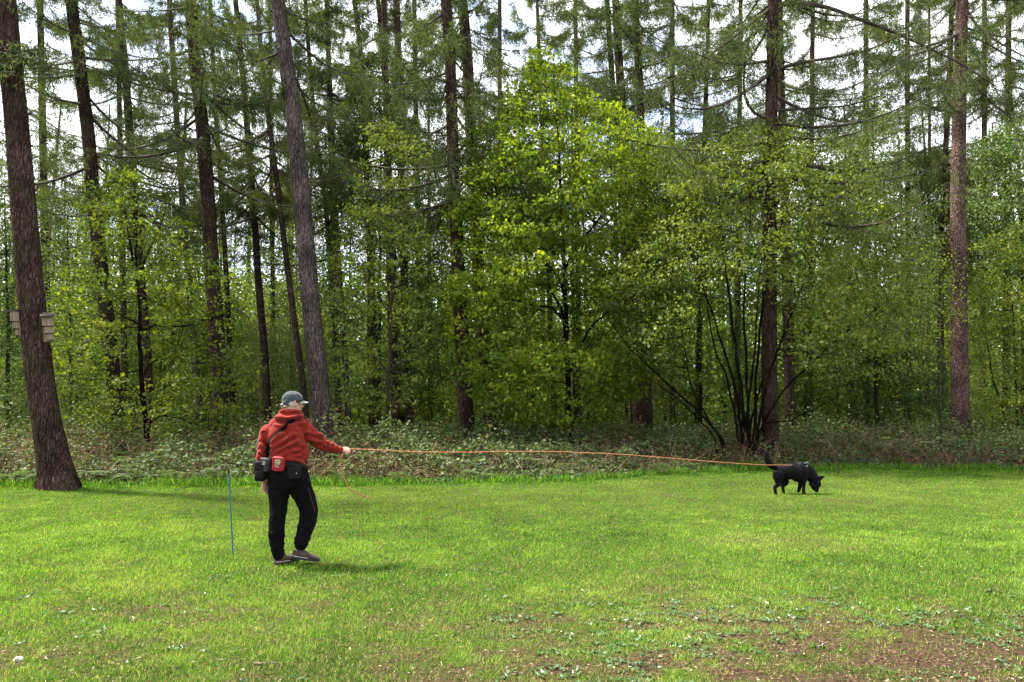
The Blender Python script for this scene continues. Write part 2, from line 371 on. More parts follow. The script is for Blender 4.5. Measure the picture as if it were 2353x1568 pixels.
def ground_bits():
    # straw and brown litter
    x, y = scatter(3.2, 12, lambda y: 1500 * (5 / np.maximum(y, 4.5)) ** 2.2)
    b = bare(x, y); near = sstep(9, 4.6, y)
    keep = rng.random(len(x)) < 0.05 + 0.20 * near + 0.55 * b; x, y, b = x[keep], y[keep], b[keep]; n = len(x)
    D = randdir(n); D[:, 2] = np.abs(D[:, 2]) * 0.12
    Nn = np.c_[rng.normal(size=n) * 0.35, rng.normal(size=n) * 0.35, np.ones(n)]
    v, f = leaves(np.c_[x, y, GZ(x, y) + 0.004 + 0.012 * rng.random(n)], D, Nn, 0.012 + 0.03 * rng.random(n), 0.004 + 0.010 * rng.random(n) ** 2, 0.1)
    o = mesh_np('leaf_litter', [(v, f, 0)], M['litter'], tone=np.clip(rng.random(n) ** 2.2, 0, 1))
    tag(o, 'scattered brown dead leaves, wood chips and straw on the worn foreground', 'leaf litter', kind='stuff')
    # flat rosettes with pale undersides
    x, y = scatter(3.2, 13, lambda y: 90 * (5 / np.maximum(y, 4.5)) ** 1.0)
    near = sstep(7.6, 4.9, y) * sstep(-1.0, 2.0, x) + 0.10 * sstep(9, 5, y)
    cl = vnoise(np.c_[x, y], 0.9, 77, 2)
    keep = rng.random(len(x)) < np.clip(near * 1.5 * sstep(0.42, 0.62, cl) + 0.001, 0, 1); x, y = x[keep], y[keep]; n = len(x)
    k = 6; X = np.repeat(x, k) + rng.normal(size=n * k) * 0.02; Y = np.repeat(y, k) + rng.normal(size=n * k) * 0.02
    az = rng.random(n * k) * 2 * math.pi
    D = np.c_[np.cos(az), np.sin(az), 0.18 + 0.2 * rng.random(n * k)]
    Nn = np.c_[rng.normal(size=n * k) * 0.35, rng.normal(size=n * k) * 0.35, np.ones(n * k)]
    v, f = leaves(np.c_[X, Y, GZ(X, Y) + 0.012], D, Nn, 0.018 + 0.030 * rng.random(n * k), 0.012 + 0.018 * rng.random(n * k), -0.15)
    o = mesh_np('low_weeds', [(v, f, 0)], M['weed'], tone=np.clip(np.repeat(rng.random(n), k) * 0.45 + 0.40 * rng.random(n * k) ** 1.8, 0, 1))
    tag(o, 'flat leafy weeds with pale leaves on the worn foreground soil', 'weeds', kind='stuff')
def long_grass():
    n = 42000
    x = (rng.random(n) * 2 - 1) * 17; cl = vnoise(np.c_[x, 0 * x], 2.2, 91, 2); c3 = vnoise(np.c_[x, 0 * x + 5], 0.6, 92, 2)
    y = edgeY(x) - 0.45 + rng.random(n) ** 1.2 * (0.5 + 1.0 * c3); keep = rng.random(n) < 0.25 + 0.75 * sstep(.35, .65, cl); x, y, c3 = x[keep], y[keep], c3[keep]; n = len(x)
    h = (0.05 + 0.15 * rng.random(n) ** 1.5) * (0.45 + 0.9 * c3); D = np.c_[rng.normal(size=n) * 0.4, rng.normal(size=n) * 0.4, np.ones(n)]
    az = rng.random(n) * 6.28
    v, f = leaves(np.c_[x, y, GZ(x, y)], D, np.c_[np.cos(az), np.sin(az), 0 * az + .2], h * 1.3, 0.014, 0.15)
    o = mesh_np('long_grass', [(v, f, 0)], M['grass'], tone=np.clip(0.38 + 0.25 * rng.normal(size=n), 0, .85))
    tag(o, 'longer ragged grass growing along the foot of the brambles', 'grass', kind='stuff')
grass(); ground_bits(); long_grass()

# ------------------------------------------------------------------ undergrowth at the forest edge
def undergrowth():
    n = 175000
    x = (rng.random(n) * 2 - 1) * 24; t = rng.random(n) ** 1.7 * 13.0; y = edgeY(x) + t - 0.05
    keep = np.abs(x) < 0.74 * y + 2; x, y, t = x[keep], y[keep], t[keep]
    clump = vnoise(np.c_[x, y], 0.9, 41, 3); c2 = vnoise(np.c_[x, y], 2.6, 43, 2)
    H = (0.10 + 0.56 * sstep(0.0, 2.6, t) + 0.30 * sstep(2, 7, t)) * (0.05 + 1.9 * clump) * (0.45 + 1.1 * c2) * (0.35 + 0.65 * sstep(0.0, 0.7, t + 1.2 * (c2 - .5)))
    H = H + 0.6 * sstep(.58, .74, clump) * sstep(1.5, 4.0, t)
    z = H * (1 - rng.random(len(x)) ** 2.2 * 0.95)
    kind = vnoise(np.c_[x, y], 0.55, 47, 3) + 0.12 * rng.normal(size=len(x))
    # brown dead bracken shows in patches and low down
    dead = (kind > 0.655 - 0.08 * sstep(-3, -8, x)) | ((z < H * 0.42) & (rng.random(len(x)) < 0.4))
    leafy = ~dead
    def part(mask, name, m, lo, hi, wr, label, cat, flat, tone):
        X, Y, Z = x[mask], y[mask], z[mask]; k = len(X)
        D = randdir(k); D[:, 2] = D[:, 2] * 0.5 - 0.05
        Nn = np.c_[rng.normal(size=k) * flat, rng.normal(size=k) * flat - 0.25, np.ones(k)]
        ln = lo + (hi - lo) * rng.random(k)
        v, f = leaves(np.c_[X, Y, Z + GZ(X, Y)], D, Nn, ln, ln * wr, 0.1)
        o = mesh_np(name, [(v, f, 0)], m, tone=tone[mask]); tag(o, label, cat, kind='stuff')
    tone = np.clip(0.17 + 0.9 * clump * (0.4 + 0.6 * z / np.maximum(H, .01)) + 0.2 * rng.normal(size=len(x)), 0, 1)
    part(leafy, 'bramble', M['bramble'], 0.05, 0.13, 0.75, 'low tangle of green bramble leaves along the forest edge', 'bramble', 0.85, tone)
    td = np.clip(rng.random(len(x)) ** 1.5, 0, 1)
    part(dead, 'dead_bracken', M['dead_bracken'], 0.06, 0.16, 0.22, 'brown dead bracken and old stems tangled under the brambles', 'bracken', 1.0, td)
    # stems
    n = 5200
    x = (rng.random(n) * 2 - 1) * 20; t = rng.random(n) ** 1.5 * 9; y = edgeY(x) + t + 0.05
    A = np.c_[x, y, 0 * x]; l = 0.3 + 0.5 * rng.random(n); d = randdir(n, 1.0); B = A + d * l[:, None]; Cc = B + nrm(d + randdir(n) * 0.9 - [0, 0, .5]) * l[:, None] * 0.6
    v1, f1 = tubes(A, B, 0.006, 0.005, 3); v2, f2 = tubes(B, Cc, 0.005, 0.003, 3)
    o = mesh_np('dead_stems', [(v1, f1, 0), (v2, f2, 0)], M['dead_bracken'], tone=np.repeat(np.r_[rng.random(n), rng.random(n)] ** 2.2, 3))
    tag(o, 'thin brown bramble canes arching among the leaves at the forest edge', 'canes', kind='stuff')
    # fern fronds, mostly on the left under the oak sapling
    n = 520
    x = np.r_[rng.normal(-9.0, 2.2, n // 2), (rng.random(n // 2) * 2 - 1) * 16]; y = edgeY(x) + 0.2 + rng.random(len(x)) ** 1.3 * 4.5
    az = rng.random(len(x)) * 2 * math.pi; k = 16; s = (np.arange(k) + 1) / k
    l = 0.35 + 0.4 * rng.random(len(x))
    ax = np.stack([np.cos(az), np.sin(az), 0 * az], 1)
    base = np.c_[x, y, 0 * x + 0.02 + 0.38 * rng.random(len(x)) ** 2 * sstep(.2, 2, y - edgeY(x))]
    pts = base[:, None] + ax[:, None] * (l[:, None] * s)[..., None] + np.array([0, 0, 1.])[None, None] * (l[:, None] * (1.1 * s - 0.95 * s ** 2))[..., None]
    side = np.stack([-np.sin(az), np.cos(az), 0 * az], 1)
    C = []; D = []; LN = []
    for sg in (-1, 1):
        C.append(pts.reshape(-1, 3)); D.append((side[:, None] * sg + ax[:, None] * 0.35 + 0 * pts).reshape(-1, 3))
        LN.append((l[:, None] * 0.34 * np.sin(np.clip(s * 1.05, 0, 1) * 2.7)[None] + 0.02 + 0 * l[:, None]).ravel())
    C = np.concatenate(C); D = np.concatenate(D); LN = np.concatenate(LN)
    v, f = leaves(C, D, np.tile([0, 0, 1.], (len(C), 1)) + 0.2 * randdir(len(C)), LN, LN * 0.0 + 0.035, 0.05)
    o = mesh_np('ferns', [(v, f, 0)], M['fern'], tone=np.clip(0.5 + 0.3 * rng.normal(size=len(C)), 0, 1))
    tag(o, 'pale green fern fronds fanning over the undergrowth', 'ferns', kind='stuff')
undergrowth()

# ------------------------------------------------------------------ conifers
def trunk_path(pts, Y, H, dy=0.0):
    """photo points of a trunk axis -> 3-D axis from below the ground to height H"""
    p = np.array([P(a, b, Y) for a, b in pts]); p = p[np.argsort(p[:, 2])]
    lo, hi = p[0], p[-1]; out = list(p)
    if lo[2] > 0:
        q = p[min(1, len(p) - 1)]; sl = (lo - q) / (lo[2] - q[2] + 1e-9) if len(p) > 1 else np.zeros(3)
        g = lo - sl * (lo[2] + 0.1); g[2] = -0.1; out = [g] + out
    q = p[-2]; sl = (hi - q) / (hi[2] - q[2])
    for z in np.linspace(hi[2] + 1.5, H, 6):
        if z > hi[2] + 0.5: out.append(hi + sl * (z - hi[2]) * np.array([0.8, 0.8, 1]))
    return np.array(out)
def axis_at(path, z):
    z = np.asarray(z, float)
    return np.stack([np.interp(z, path[:, 2], path[:, 0]), np.interp(z, path[:, 2], path[:, 1]), z], -1)

def larch_crown(path, H, z0, Lb, nb, strands=60, tufts=14, ts=1.0, zf=99, seed=0):
    """returns wood parts and needle parts. zf: height above which the crown is coarser"""
    r = np.random.default_rng(seed); nb = int(nb * (0.92 if path[0][0] < -1 else 1.08)); Lb = Lb * 1.12
    zb = z0 + (H - 1 - z0) * r.random(nb) ** 1.15; zb.sort()
    az = r.random(nb) * 2 * math.pi
    Ls = Lb * (1 - 0.75 * (zb - z0) / (H - z0)) * (0.6 + 0.55 * r.random(nb))
    K = 9; s = np.linspace(0, 1, K)
    base = axis_at(path, zb)
    out = np.stack([np.cos(az), np.sin(az), 0 * az], 1)
    bend = r.normal(size=nb) * 0.25
    side = np.stack([-np.sin(az), np.cos(az), 0 * az], 1)
    droop = 0.05 + 0.38 * r.random(nb)
    pts = base[:, None] + out[:, None] * (Ls[:, None] * s)[..., None] + side[:, None] * (Ls[:, None] * bend[:, None] * s ** 2)[..., None]
    pts[..., 2] += Ls[:, None] * (-droop[:, None] * np.sin(s * 2.2)[None] + 0.16 * s[None] ** 2)
    rad = 0.012 + 0.011 * Ls
    A = pts[:, :-1].reshape(-1, 3); B = pts[:, 1:].reshape(-1, 3)
    ra = (rad[:, None] * (1.02 - s[:-1])[None]).ravel(); rb = (rad[:, None] * (1.02 - s[1:])[None]).ravel()
    wood = [tubes(A, B, ra, rb, 4)]
    # side twigs
    m = strands
    bi = np.repeat(np.arange(nb), m); u = 0.12 + 0.88 * r.random(len(bi)) ** 0.8
    hi = zb[bi] > zf
    keep = (~hi) | (r.random(len(bi)) < 0.12); bi, u, hi = bi[keep], u[keep], hi[keep]
    q = u * (K - 1); i0 = np.clip(q.astype(int), 0, K - 2); fr = (q - i0)[:, None]
    p0 = pts[bi, i0] * (1 - fr) + pts[bi, i0 + 1] * fr
    sg = np.where(r.random(len(bi)) < 0.5, -1., 1.)[:, None]
    tl = (0.15 + 0.85 * r.random(len(bi))) * (0.28 * Ls[bi]) * (1.15 - 0.75 * u)
    d = nrm(side[bi] * sg + out[bi] * (0.5 + 0.4 * r.random(len(bi)))[:, None] + 0.2 * r.normal(size=(len(bi), 3)))
    p1 = p0 + d * tl[:, None]; p1[:, 2] -= tl * (0.15 + 0.4 * r.random(len(bi)))
    wood.append(tubes(p0, p1, 0.006, 0.004, 3))
    # hanging strand from twig
    w_ = r.random(len(bi))[:, None]; h0 = p0 * (1 - w_) + p1 * w_
    hl = (0.15 + 0.75 * r.random(len(bi)) ** 1.5)
    h1 = h0 + np.c_[r.normal(size=len(bi)) * 0.1, r.normal(size=len(bi)) * 0.1, -hl]
    kk = tufts
    tw = r.random((len(bi), kk)); onhang = r.random((len(bi), kk)) < 0.5
    S0 = np.where(onhang[..., None], h0[:, None], p0[:, None]); S1 = np.where(onhang[..., None], h1[:, None], p1[:, None])
    c = S0 * (1 - tw[..., None]) + S1 * tw[..., None] + r.normal(size=(len(bi), kk, 3)) * 0.025
    hh = np.repeat(hi, kk); c = c.reshape(-1, 3)
    keep = (~hh) | (r.random(len(c)) < 0.4); c = c[keep]; hh = hh[keep]
    oh = onhang.reshape(-1)[keep]; dd = np.repeat(d, kk, 0)[keep]
    D = nrm(np.where(oh[:, None], np.array([[0, 0, -1.]]), dd) + r.normal(size=(len(c), 3)) * 0.55)
    sc = ts * np.where(hh, 2.0, 1.0) * (0.7 + 0.6 * r.random(len(c)))
    v, f = leaves(c, D, nrm(r.normal(size=(len(c), 3))), 0.13 * sc, 0.021 * sc, 0.06)
    bt = r.random(nb)[bi]; tone = np.clip(np.repeat(bt * 0.5, kk)[keep] + 0.5 * r.random(len(c)), 0, 1)
    return wood, (v, f), tone

def conifer(label, pts, wb, wt, Y, bark, z0, Lb, nb, H=22, needles='needles', seed=0, group='tall larches rising out of the forest edge', stubs=0, dead=14, flare=1.14, near=1.0, extra=None):
    H = max(H, P(0, 0, Y)[2] + 5)
    path = trunk_path(pts, Y, H)
    base = axis_at(path, [0.0])[0]
    root = empty('larch_tree', base); tag(root, label, 'tree', group)
    fz = axis_at(resample(path, 46), np.r_[np.linspace(-0.08, 1.6, 13), np.linspace(2.0, H, 38)])
    zt = P(0, 0, Y)[2]
    rb_, rt_ = wb * Y / FPX / 2, wt * Y / FPX / 2
    z = fz[:, 2]; zt = min(zt, H - 3)
    rad = np.where(z < zt, rb_ + (rt_ - rb_) * np.clip(z / zt, 0, 1), rt_ * (1 - 0.9 * (z - zt) / (H - zt)))
    rad = rad * (1 + (flare - 1) * np.exp(-np.clip(z, 0, 9) / 0.45))
    v, f = tube_path(fz, rad, 18, 0.10, seed)
    lob = np.random.default_rng(seed + 70).random(3) * 6.28; th_ = np.arange(18) * math.pi / 9
    lf = 1 + (flare - 1) * 0.7 * np.exp(-np.clip(z, 0, 9)[:, None] / 0.22) * (np.cos(3 * th_ + lob[0]) * .6 + np.cos(5 * th_ + lob[1]) * .5)[None]
    vv_ = v.reshape(len(fz), 18, 3); v = (fz[:, None] + (vv_ - fz[:, None]) * lf[..., None]).reshape(-1, 3)
    parts = [(v, f, 0)]
    r = np.random.default_rng(seed + 900)
    if stubs:
        zs = 1.2 + (zt - 1) * r.random(stubs); a0 = axis_at(path, zs); az = r.random(stubs) * 2 * math.pi
        o_ = np.stack([np.cos(az), np.sin(az), 0.25 + 0 * az], 1); rr = np.interp(zs, z, rad)[:, None]
        vv, ff = tubes(a0 + o_ * rr * 0.8, a0 + o_ * (rr * 1.0 + 0.03 + 0.10 * r.random((stubs, 1)) ** 2), 0.03, 0.012, 5); parts.append((vv, ff, 1))
    if dead:
        zs = 3.0 + max(z0 - 2.0, 1.5) * r.random(dead) ** 0.7; a0 = axis_at(path, zs); az = r.random(dead) * 2 * math.pi
        l = 0.5 + 1.7 * r.random(dead); dr = np.stack([np.cos(az), np.sin(az), -0.15 + 0.4 * r.normal(size=dead) * 0.6], 1)
        p1 = a0 + dr * l[:, None] * 0.5; p2 = p1 + nrm(dr + r.normal(size=(dead, 3)) * 0.35) * l[:, None] * 0.5
        p3 = p2 + nrm(dr + r.normal(size=(dead, 3)) * 0.6) * l[:, None] * 0.35
        parts += [tubes(a0, p1, 0.016, 0.011, 4) + (1,), tubes(p1, p2, 0.011, 0.006, 4) + (1,), tubes(p2, p3, 0.006, 0.003, 4) + (1,)]
    mesh_np('trunk', parts, [M[bark], M['twig']], root, smooth=True)
    wood, ndl, tone = larch_crown(path, H, z0, Lb, nb, ts=near, zf=zt + 0.8, seed=seed)
    wt_ = np.zeros(sum(len(w_[1]) for w_ in wood))
    mesh_np('crown', [ndl + (0,)] + [w_ + (1,) for w_ in wood], [M[needles], M['twig']], root, tone=np.r_[tone, wt_])
    return root, path

CON = [
 ('massive leaning reddish-brown larch carrying two bat boxes at the left edge', [(12,0),(45,360),(64,600),(88,850),(110,1000),(130,1068),(136,1120)], 62, 46, 15.2, 'red_bark', 9.2, 3.6, 26, dict(stubs=30, dead=3, flare=1.5, near=0.8, H=21)),
 ('dark slightly curved larch trunk behind the oak sapling, right of the bat box tree', [(163,0),(187,180),(205,324),(216,468),(230,601),(248,745),(259,853),(270,985)], 33, 27, 24, 'larch_bark', 9.5, 4.2, 46, dict(dead=22, stubs=30)),
 ('thin mossy larch trunk just left of the dark trunk behind the oak sapling top', [(272,144),(277,360),(280,520)], 14, 10, 36, 'far_bark', 11, 4, 40, dict(needles='needles_light', near=1.3)),
 ('dark upright larch rising directly behind the oak sapling top', [(272,0),(288,162),(299,324),(306,396),(322,637),(335,780),(342,900)], 22, 16, 30, 'larch_bark', 9.5, 4.2, 46, dict(dead=22, near=1.1)),
 ('slim grey larch with small knots, left of the dark reddish trunk behind the oak sapling', [(389,0),(400,180),(407,288),(420,468),(432,619)], 16, 12, 36, 'grey_bark', 11, 3.6, 40, dict(needles='needles_light', near=1.3)),
 ('stout dark larch with reddish lower trunk between the oak sapling and the blue marker pole', [(437,0),(450,162),(465,288),(479,468),(486,619),(495,727),(504,853),(508,961)], 37, 27, 25, 'larch_bark', 9.0, 4.5, 50, dict(dead=24, stubs=24)),
 ('thin dark larch trunk just right of the stout one above the blue marker pole', [(495,250),(508,432),(515,540),(522,680)], 13, 9, 37, 'larch_bark', 12, 3, 30, dict(near=1.3)),
 ('slim brown larch trunk left of the walker, midway between two stouter trunks', [(541,0),(562,216),(576,396),(587,540),(594,655),(609,817),(613,900)], 18, 12, 33, 'larch_bark', 10, 4, 44, dict(near=1.2, dead=20)),
 ('slim grey-green larch trunk directly above the walker in the grey cap', [(600,120),(612,234),(627,342),(645,486),(663,637),(677,745),(692,853),(703,960)], 17, 9, 30, 'far_bark', 11, 3.6, 40, dict(near=1.1, needles='needles_light')),
 ('tall pale grey knotty larch rising behind the walker outstretched arm', [(638,0),(663,180),(681,324),(695,468),(706,601),(715,709),(731,853),(742,979)], 46, 34, 22.5, 'grey_bark', 12.2, 3.8, 34, dict(stubs=90, dead=16, flare=1.12, H=23)),
 ('thin dark larch trunk close behind the right side of the pale grey knotty larch', [(705,60),(717,216),(731,360),(749,468),(760,640)], 14, 9, 34, 'far_bark', 11, 3.6, 40, dict(near=1.25)),
 ('slender straight pole-like larch seen low between the two slim trunks left of the walker', [(625,560),(627,673),(628,781)], 11, 8, 42, 'larch_bark', 13, 3, 26, dict(near=1.5)),
 ('slim brown larch top standing above the small pale sapling, left one of a pair', [(814,0),(823,70),(830,126),(838,300)], 17, 11, 34, 'red_bark', 10.5, 4, 44, dict(near=1.2, dead=20)),
 ('slim dark larch top standing above the small pale sapling, right one of a pair', [(868,0),(874,40),(881,137),(890,320)], 17, 12, 36, 'larch_bark', 10.5, 4, 44, dict(near=1.2, dead=20)),
 ('reddish stout larch standing left of its twin, just left of the big maple', [(1024,0),(1034,108),(1038,252),(1041,360),(1047,504),(1059,745),(1066,889),(1075,990)], 35, 25, 25, 'red_bark', 8.8, 4.4, 50, dict(stubs=24, dead=14)),
 ('dark red-brown larch twin standing nearest the left side of the big maple', [(1061,0),(1066,36),(1074,126),(1079,252),(1088,432),(1106,745),(1120,853),(1128,979)], 29, 25, 27, 'red_bark', 9.2, 4.4, 48, dict(stubs=20, dead=10)),
 ('thin feathery larch top rising directly above the crown of the big maple', [(1234,0),(1239,137),(1246,300)], 14, 8, 38, 'far_bark', 11, 4, 44, dict(near=1.35, needles='needles_light')),
 ('dark crooked larch behind the upper right side of the big maple', [(1395,0),(1398,54),(1409,216),(1418,340),(1430,486),(1445,709),(1460,960)], 22, 12, 33, 'larch_bark', 9.6, 4, 46, dict(near=1.2)),
 ('brown larch with a straight clear trunk between the big maple and the hazel', [(1458,0),(1464,108),(1470,198),(1477,504),(1481,709),(1488,990)], 26, 17, 29, 'larch_bark', 10.4, 4.4, 46, dict(near=1.05, dead=18)),
 ('broad dark larch growing directly behind the many-stemmed hazel', [(1776,0),(1775,144),(1772,288),(1769,468),(1768,637),(1767,781),(1769,925),(1771,1022)], 38, 25, 22.0, 'red_bark', 8.0, 4.8, 50, dict(dead=10, stubs=20, near=0.95)),
 ('thin dark larch trunk in the gap between the big maple and the broad hazel larch', [(1626,100),(1620,288),(1617,353),(1612,560)], 15, 9, 38, 'larch_bark', 10.5, 4, 44, dict(near=1.35, needles='needles_light')),
 ('tall straight larch with pale pinkish flaking bark near the right edge', [(2212,0),(2209,54),(2205,216),(2201,432),(2201,540),(2203,673),(2206,889),(2209,972)], 40, 26, 26.5, 'pale_bark', 12.6, 5.2, 24, dict(stubs=16, dead=8)),
 ('slim reddish larch trunk just left of the pale flaking larch', [(2183,150),(2180,216),(2172,360),(2163,540),(2162,727),(2162,961)], 14, 11, 36, 'red_bark', 9.0, 3.6, 40, dict(near=1.3, needles='needles_light')),
 ('very thin silvery trunk furthest left of the group beside the pale flaking larch', [(2136,380),(2134,583),(2133,727)], 8, 6, 40, 'pale_bark', 12, 2.6, 24, dict(near=1.4, needles='needles_light')),
 ('brown larch whose low trunk shows just right of the hazel stems', [(1806,600),(1814,925),(1818,990)], 24, 15, 30, 'larch_bark', 12, 4, 36, dict(near=1.1)),
 ('pinkish-brown larch whose lower trunk shows through leaves right of the small pale sapling', [(925,520),(932,720),(938,889),(941,980)], 21, 15, 32, 'red_bark', 13, 3.6, 30, dict(near=1.2)),
 ('brown larch whose foot shows just behind the small pale sapling trunk', [(896,600),(902,780),(907,889),(910,990)], 21, 14, 31, 'red_bark', 13, 3.6, 30, dict(near=1.2)),
 ('brown larch whose foot shows low between the big maple and the hazel', [(1462,840),(1466,900),(1470,985)], 30, 18, 31, 'red_bark', 14, 3.2, 24, dict(near=1.2)),
 ('slim pale grey larch between the knotty grey larch and the small pale sapling', [(772,500),(788,760),(797,890),(802,990)], 14, 10, 34, 'grey_bark', 12, 3.4, 34, dict(near=1.25)),
 ('dark larch filling the gap between the bat box tree and the curved dark trunk', [(92,0),(98,300),(104,600)], 20, 14, 38, 'larch_bark', 9.5, 4.6, 46, dict(near=1.35)),
 ('feathery larch hanging over the gap between the hazel and the pale flaking larch', [(1990,0),(1990,200),(1990,420)], 15, 11, 40, 'far_bark', 9.5, 4.8, 40, dict(near=1.4, needles='needles_light')),
 ('feathery larch standing beyond the right edge bushes', [(2318,0),(2316,300),(2314,600)], 17, 12, 38, 'far_bark', 9.0, 4.8, 42, dict(near=1.35, needles='needles_light')),
 ('feathery larch between the pale grey knotty larch and the pair of slim tops', [(752,0),(756,200),(762,420)], 15, 11, 38, 'far_bark', 9.5, 4.6, 42, dict(near=1.35, needles='needles_light')),
 ('feathery larch filling the sky between the pair of slim tops and the red-brown twins', [(952,0),(955,220),(960,480)], 15, 11, 38, 'far_bark', 9.0, 4.6, 44, dict(near=1.35)),
 ('feathery larch between the crooked larch and the thin trunk, right above the big maple', [(1545,0),(1545,200),(1545,420)], 15, 11, 37, 'far_bark', 10.0, 4.6, 40, dict(near=1.35)),
 ('feathery larch rising behind the gap left of the pale flaking larch, under its hanging limbs', [(2085,0),(2085,200),(2086,420)], 13, 10, 39, 'far_bark', 10.5, 4.4, 44, dict(near=1.3)),
 ('feathery larch beyond the right edge bushes, nearest the pale flaking larch', [(2262,0),(2262,300),(2260,600)], 14, 10, 41, 'far_bark', 10.5, 4.4, 44, dict(near=1.3)),
 ('feathery larch right behind the pointed top of the big maple, left of the crooked larch', [(1322,0),(1324,200),(1326,420)], 13, 10, 40, 'far_bark', 12.5, 4.2, 40, dict(near=1.3, needles='needles_light')),
 ('feathery larch close left of the broad dark larch behind the hazel', [(1702,0),(1700,200),(1698,420)], 14, 10, 37, 'far_bark', 10.5, 4.6, 46, dict(near=1.25)),
 ('feathery larch close right of the broad dark larch behind the hazel', [(1868,0),(1866,200),(1864,420)], 14, 10, 38, 'far_bark', 11.0, 4.6, 46, dict(near=1.25, needles='needles_light')),
 ('feathery larch behind the right of the red-brown twins, above the maple shoulder', [(1148,0),(1148,200),(1150,380)], 13, 10, 41, 'far_bark', 12.0, 4.0, 38, dict(near=1.3)),
]
PATHS = {}
for n_, (lab, pts, wb, wt, Y, bark, z0, Lb, nb, kw) in enumerate(CON):
    r_, p_ = conifer(lab, pts, wb, wt, Y, bark, z0, Lb, nb, seed=100 + n_, **kw)
    PATHS[n_] = (r_, p_)

def limb(root, pts, Y0, Y1, r0, r1, name='limb', hang=0, seed=1):
    """one big limb through photo points"""
    Ys = np.linspace(Y0, Y1, len(pts)); p = resample(np.array([P(a, b, y) for (a, b), y in zip(pts, Ys)]), 26)
    v, f = tube_path(p, np.linspace(r0, r1, 26), 7, 0.1, seed)
    parts = [(v, f, 0)]
    tn = [np.zeros(len(f))]
    if hang:
        r = np.random.default_rng(seed); i = r.integers(3, 26, hang); a = p[i] + r.normal(size=(hang, 3)) * 0.08
        l = 0.25 + 0.6 * r.random(hang); b = a + np.c_[r.normal(size=hang) * 0.3, r.normal(size=hang) * 0.3, -l]
        t = tubes(a, b, 0.005, 0.003, 3)
        u = r.random((hang, 16, 1)); c = (a[:, None] * (1 - u) + b[:, None] * u).reshape(-1, 3) + r.normal(size=(hang * 16, 3)) * 0.03
        v, f = leaves(c, randdir(len(c), -1.0), randdir(len(c)), 0.11, 0.03, 0.05)
        parts += [t + (0,), (v, f, 1)]; tn += [np.zeros(len(t[1])), r.random(len(c))]
    mesh_np(name, parts, [M['twig'], M['needles']], root, tone=np.concatenate(tn))
R1 = PATHS[19][0]; R2 = PATHS[21][0]
limb(R1, [(1778,10),(1850,8),(1910,18),(1960,40),(2050,72),(2130,108),(2215,150),(2290,200)], 22.0, 20.5, 0.075, 0.02, hang=30, seed=5)
limb(R1, [(1779,160),(1860,140),(1920,132),(2000,115),(2060,85),(2120,62)], 22.0, 20.0, 0.06, 0.018, hang=130, seed=6)
limb(R1, [(1778,255),(1860,250),(1940,245),(1990,232),(2040,215)], 22.0, 21.0, 0.045, 0.015, hang=110, seed=7)
limb(R1, [(1770,20),(1720,60),(1640,120),(1560,175),(1500,215)], 22.0, 21.0, 0.055, 0.015, hang=150, seed=8)
limb(R1, [(1770,140),(1700,150),(1640,140),(1590,120),(1550,110)], 22.0, 20.0, 0.05, 0.012, hang=110, seed=9)
limb(R2, [(2212,10),(2245,60),(2290,95),(2330,118),(2390,150)], 26.5, 25.0, 0.05, 0.02, hang=26, seed=10)
limb(R2, [(2212,80),(2260,95),(2310,125),(2360,150),(2400,165)], 26.5, 25.5, 0.045, 0.02, hang=26, seed=11)
limb(R2, [(2210,50),(2235,110),(2270,180),(2310,240),(2340,310)], 26.5, 25.5, 0.03, 0.01, hang=26, seed=12)
limb(R2, [(2205,75),(2150,110),(2090,130),(2030,165),(1990,180)], 26.5, 25.0, 0.05, 0.012, hang=90, seed=13)
limb(PATHS[9][0], [(676,205),(640,190),(600,170),(560,160),(530,155)], 22.5, 21.8, 0.04, 0.01, hang=60, seed=14)
limb(PATHS[5][0], [(455,165),(500,175),(560,200),(610,205)], 25, 24, 0.05, 0.012, hang=90, seed=15)
limb(PATHS[0][0], [(30,125),(55,118),(85,112),(110,120)], 15.2, 14.6, 0.03, 0.01, hang=60, seed=16)
limb(PATHS[0][0], [(24,128),(5,122),(-30,118)], 15.2, 14.6, 0.03, 0.01, hang=40, seed=17)
limb(PATHS[14][0], [(1034,210),(990,218),(950,212),(910,200)], 25, 24, 0.04, 0.012, hang=110, seed=18)
limb(PATHS[15][0], [(1072,30),(1100,18),(1130,-20)], 27, 26.5, 0.05, 0.02, hang=40, seed=19)

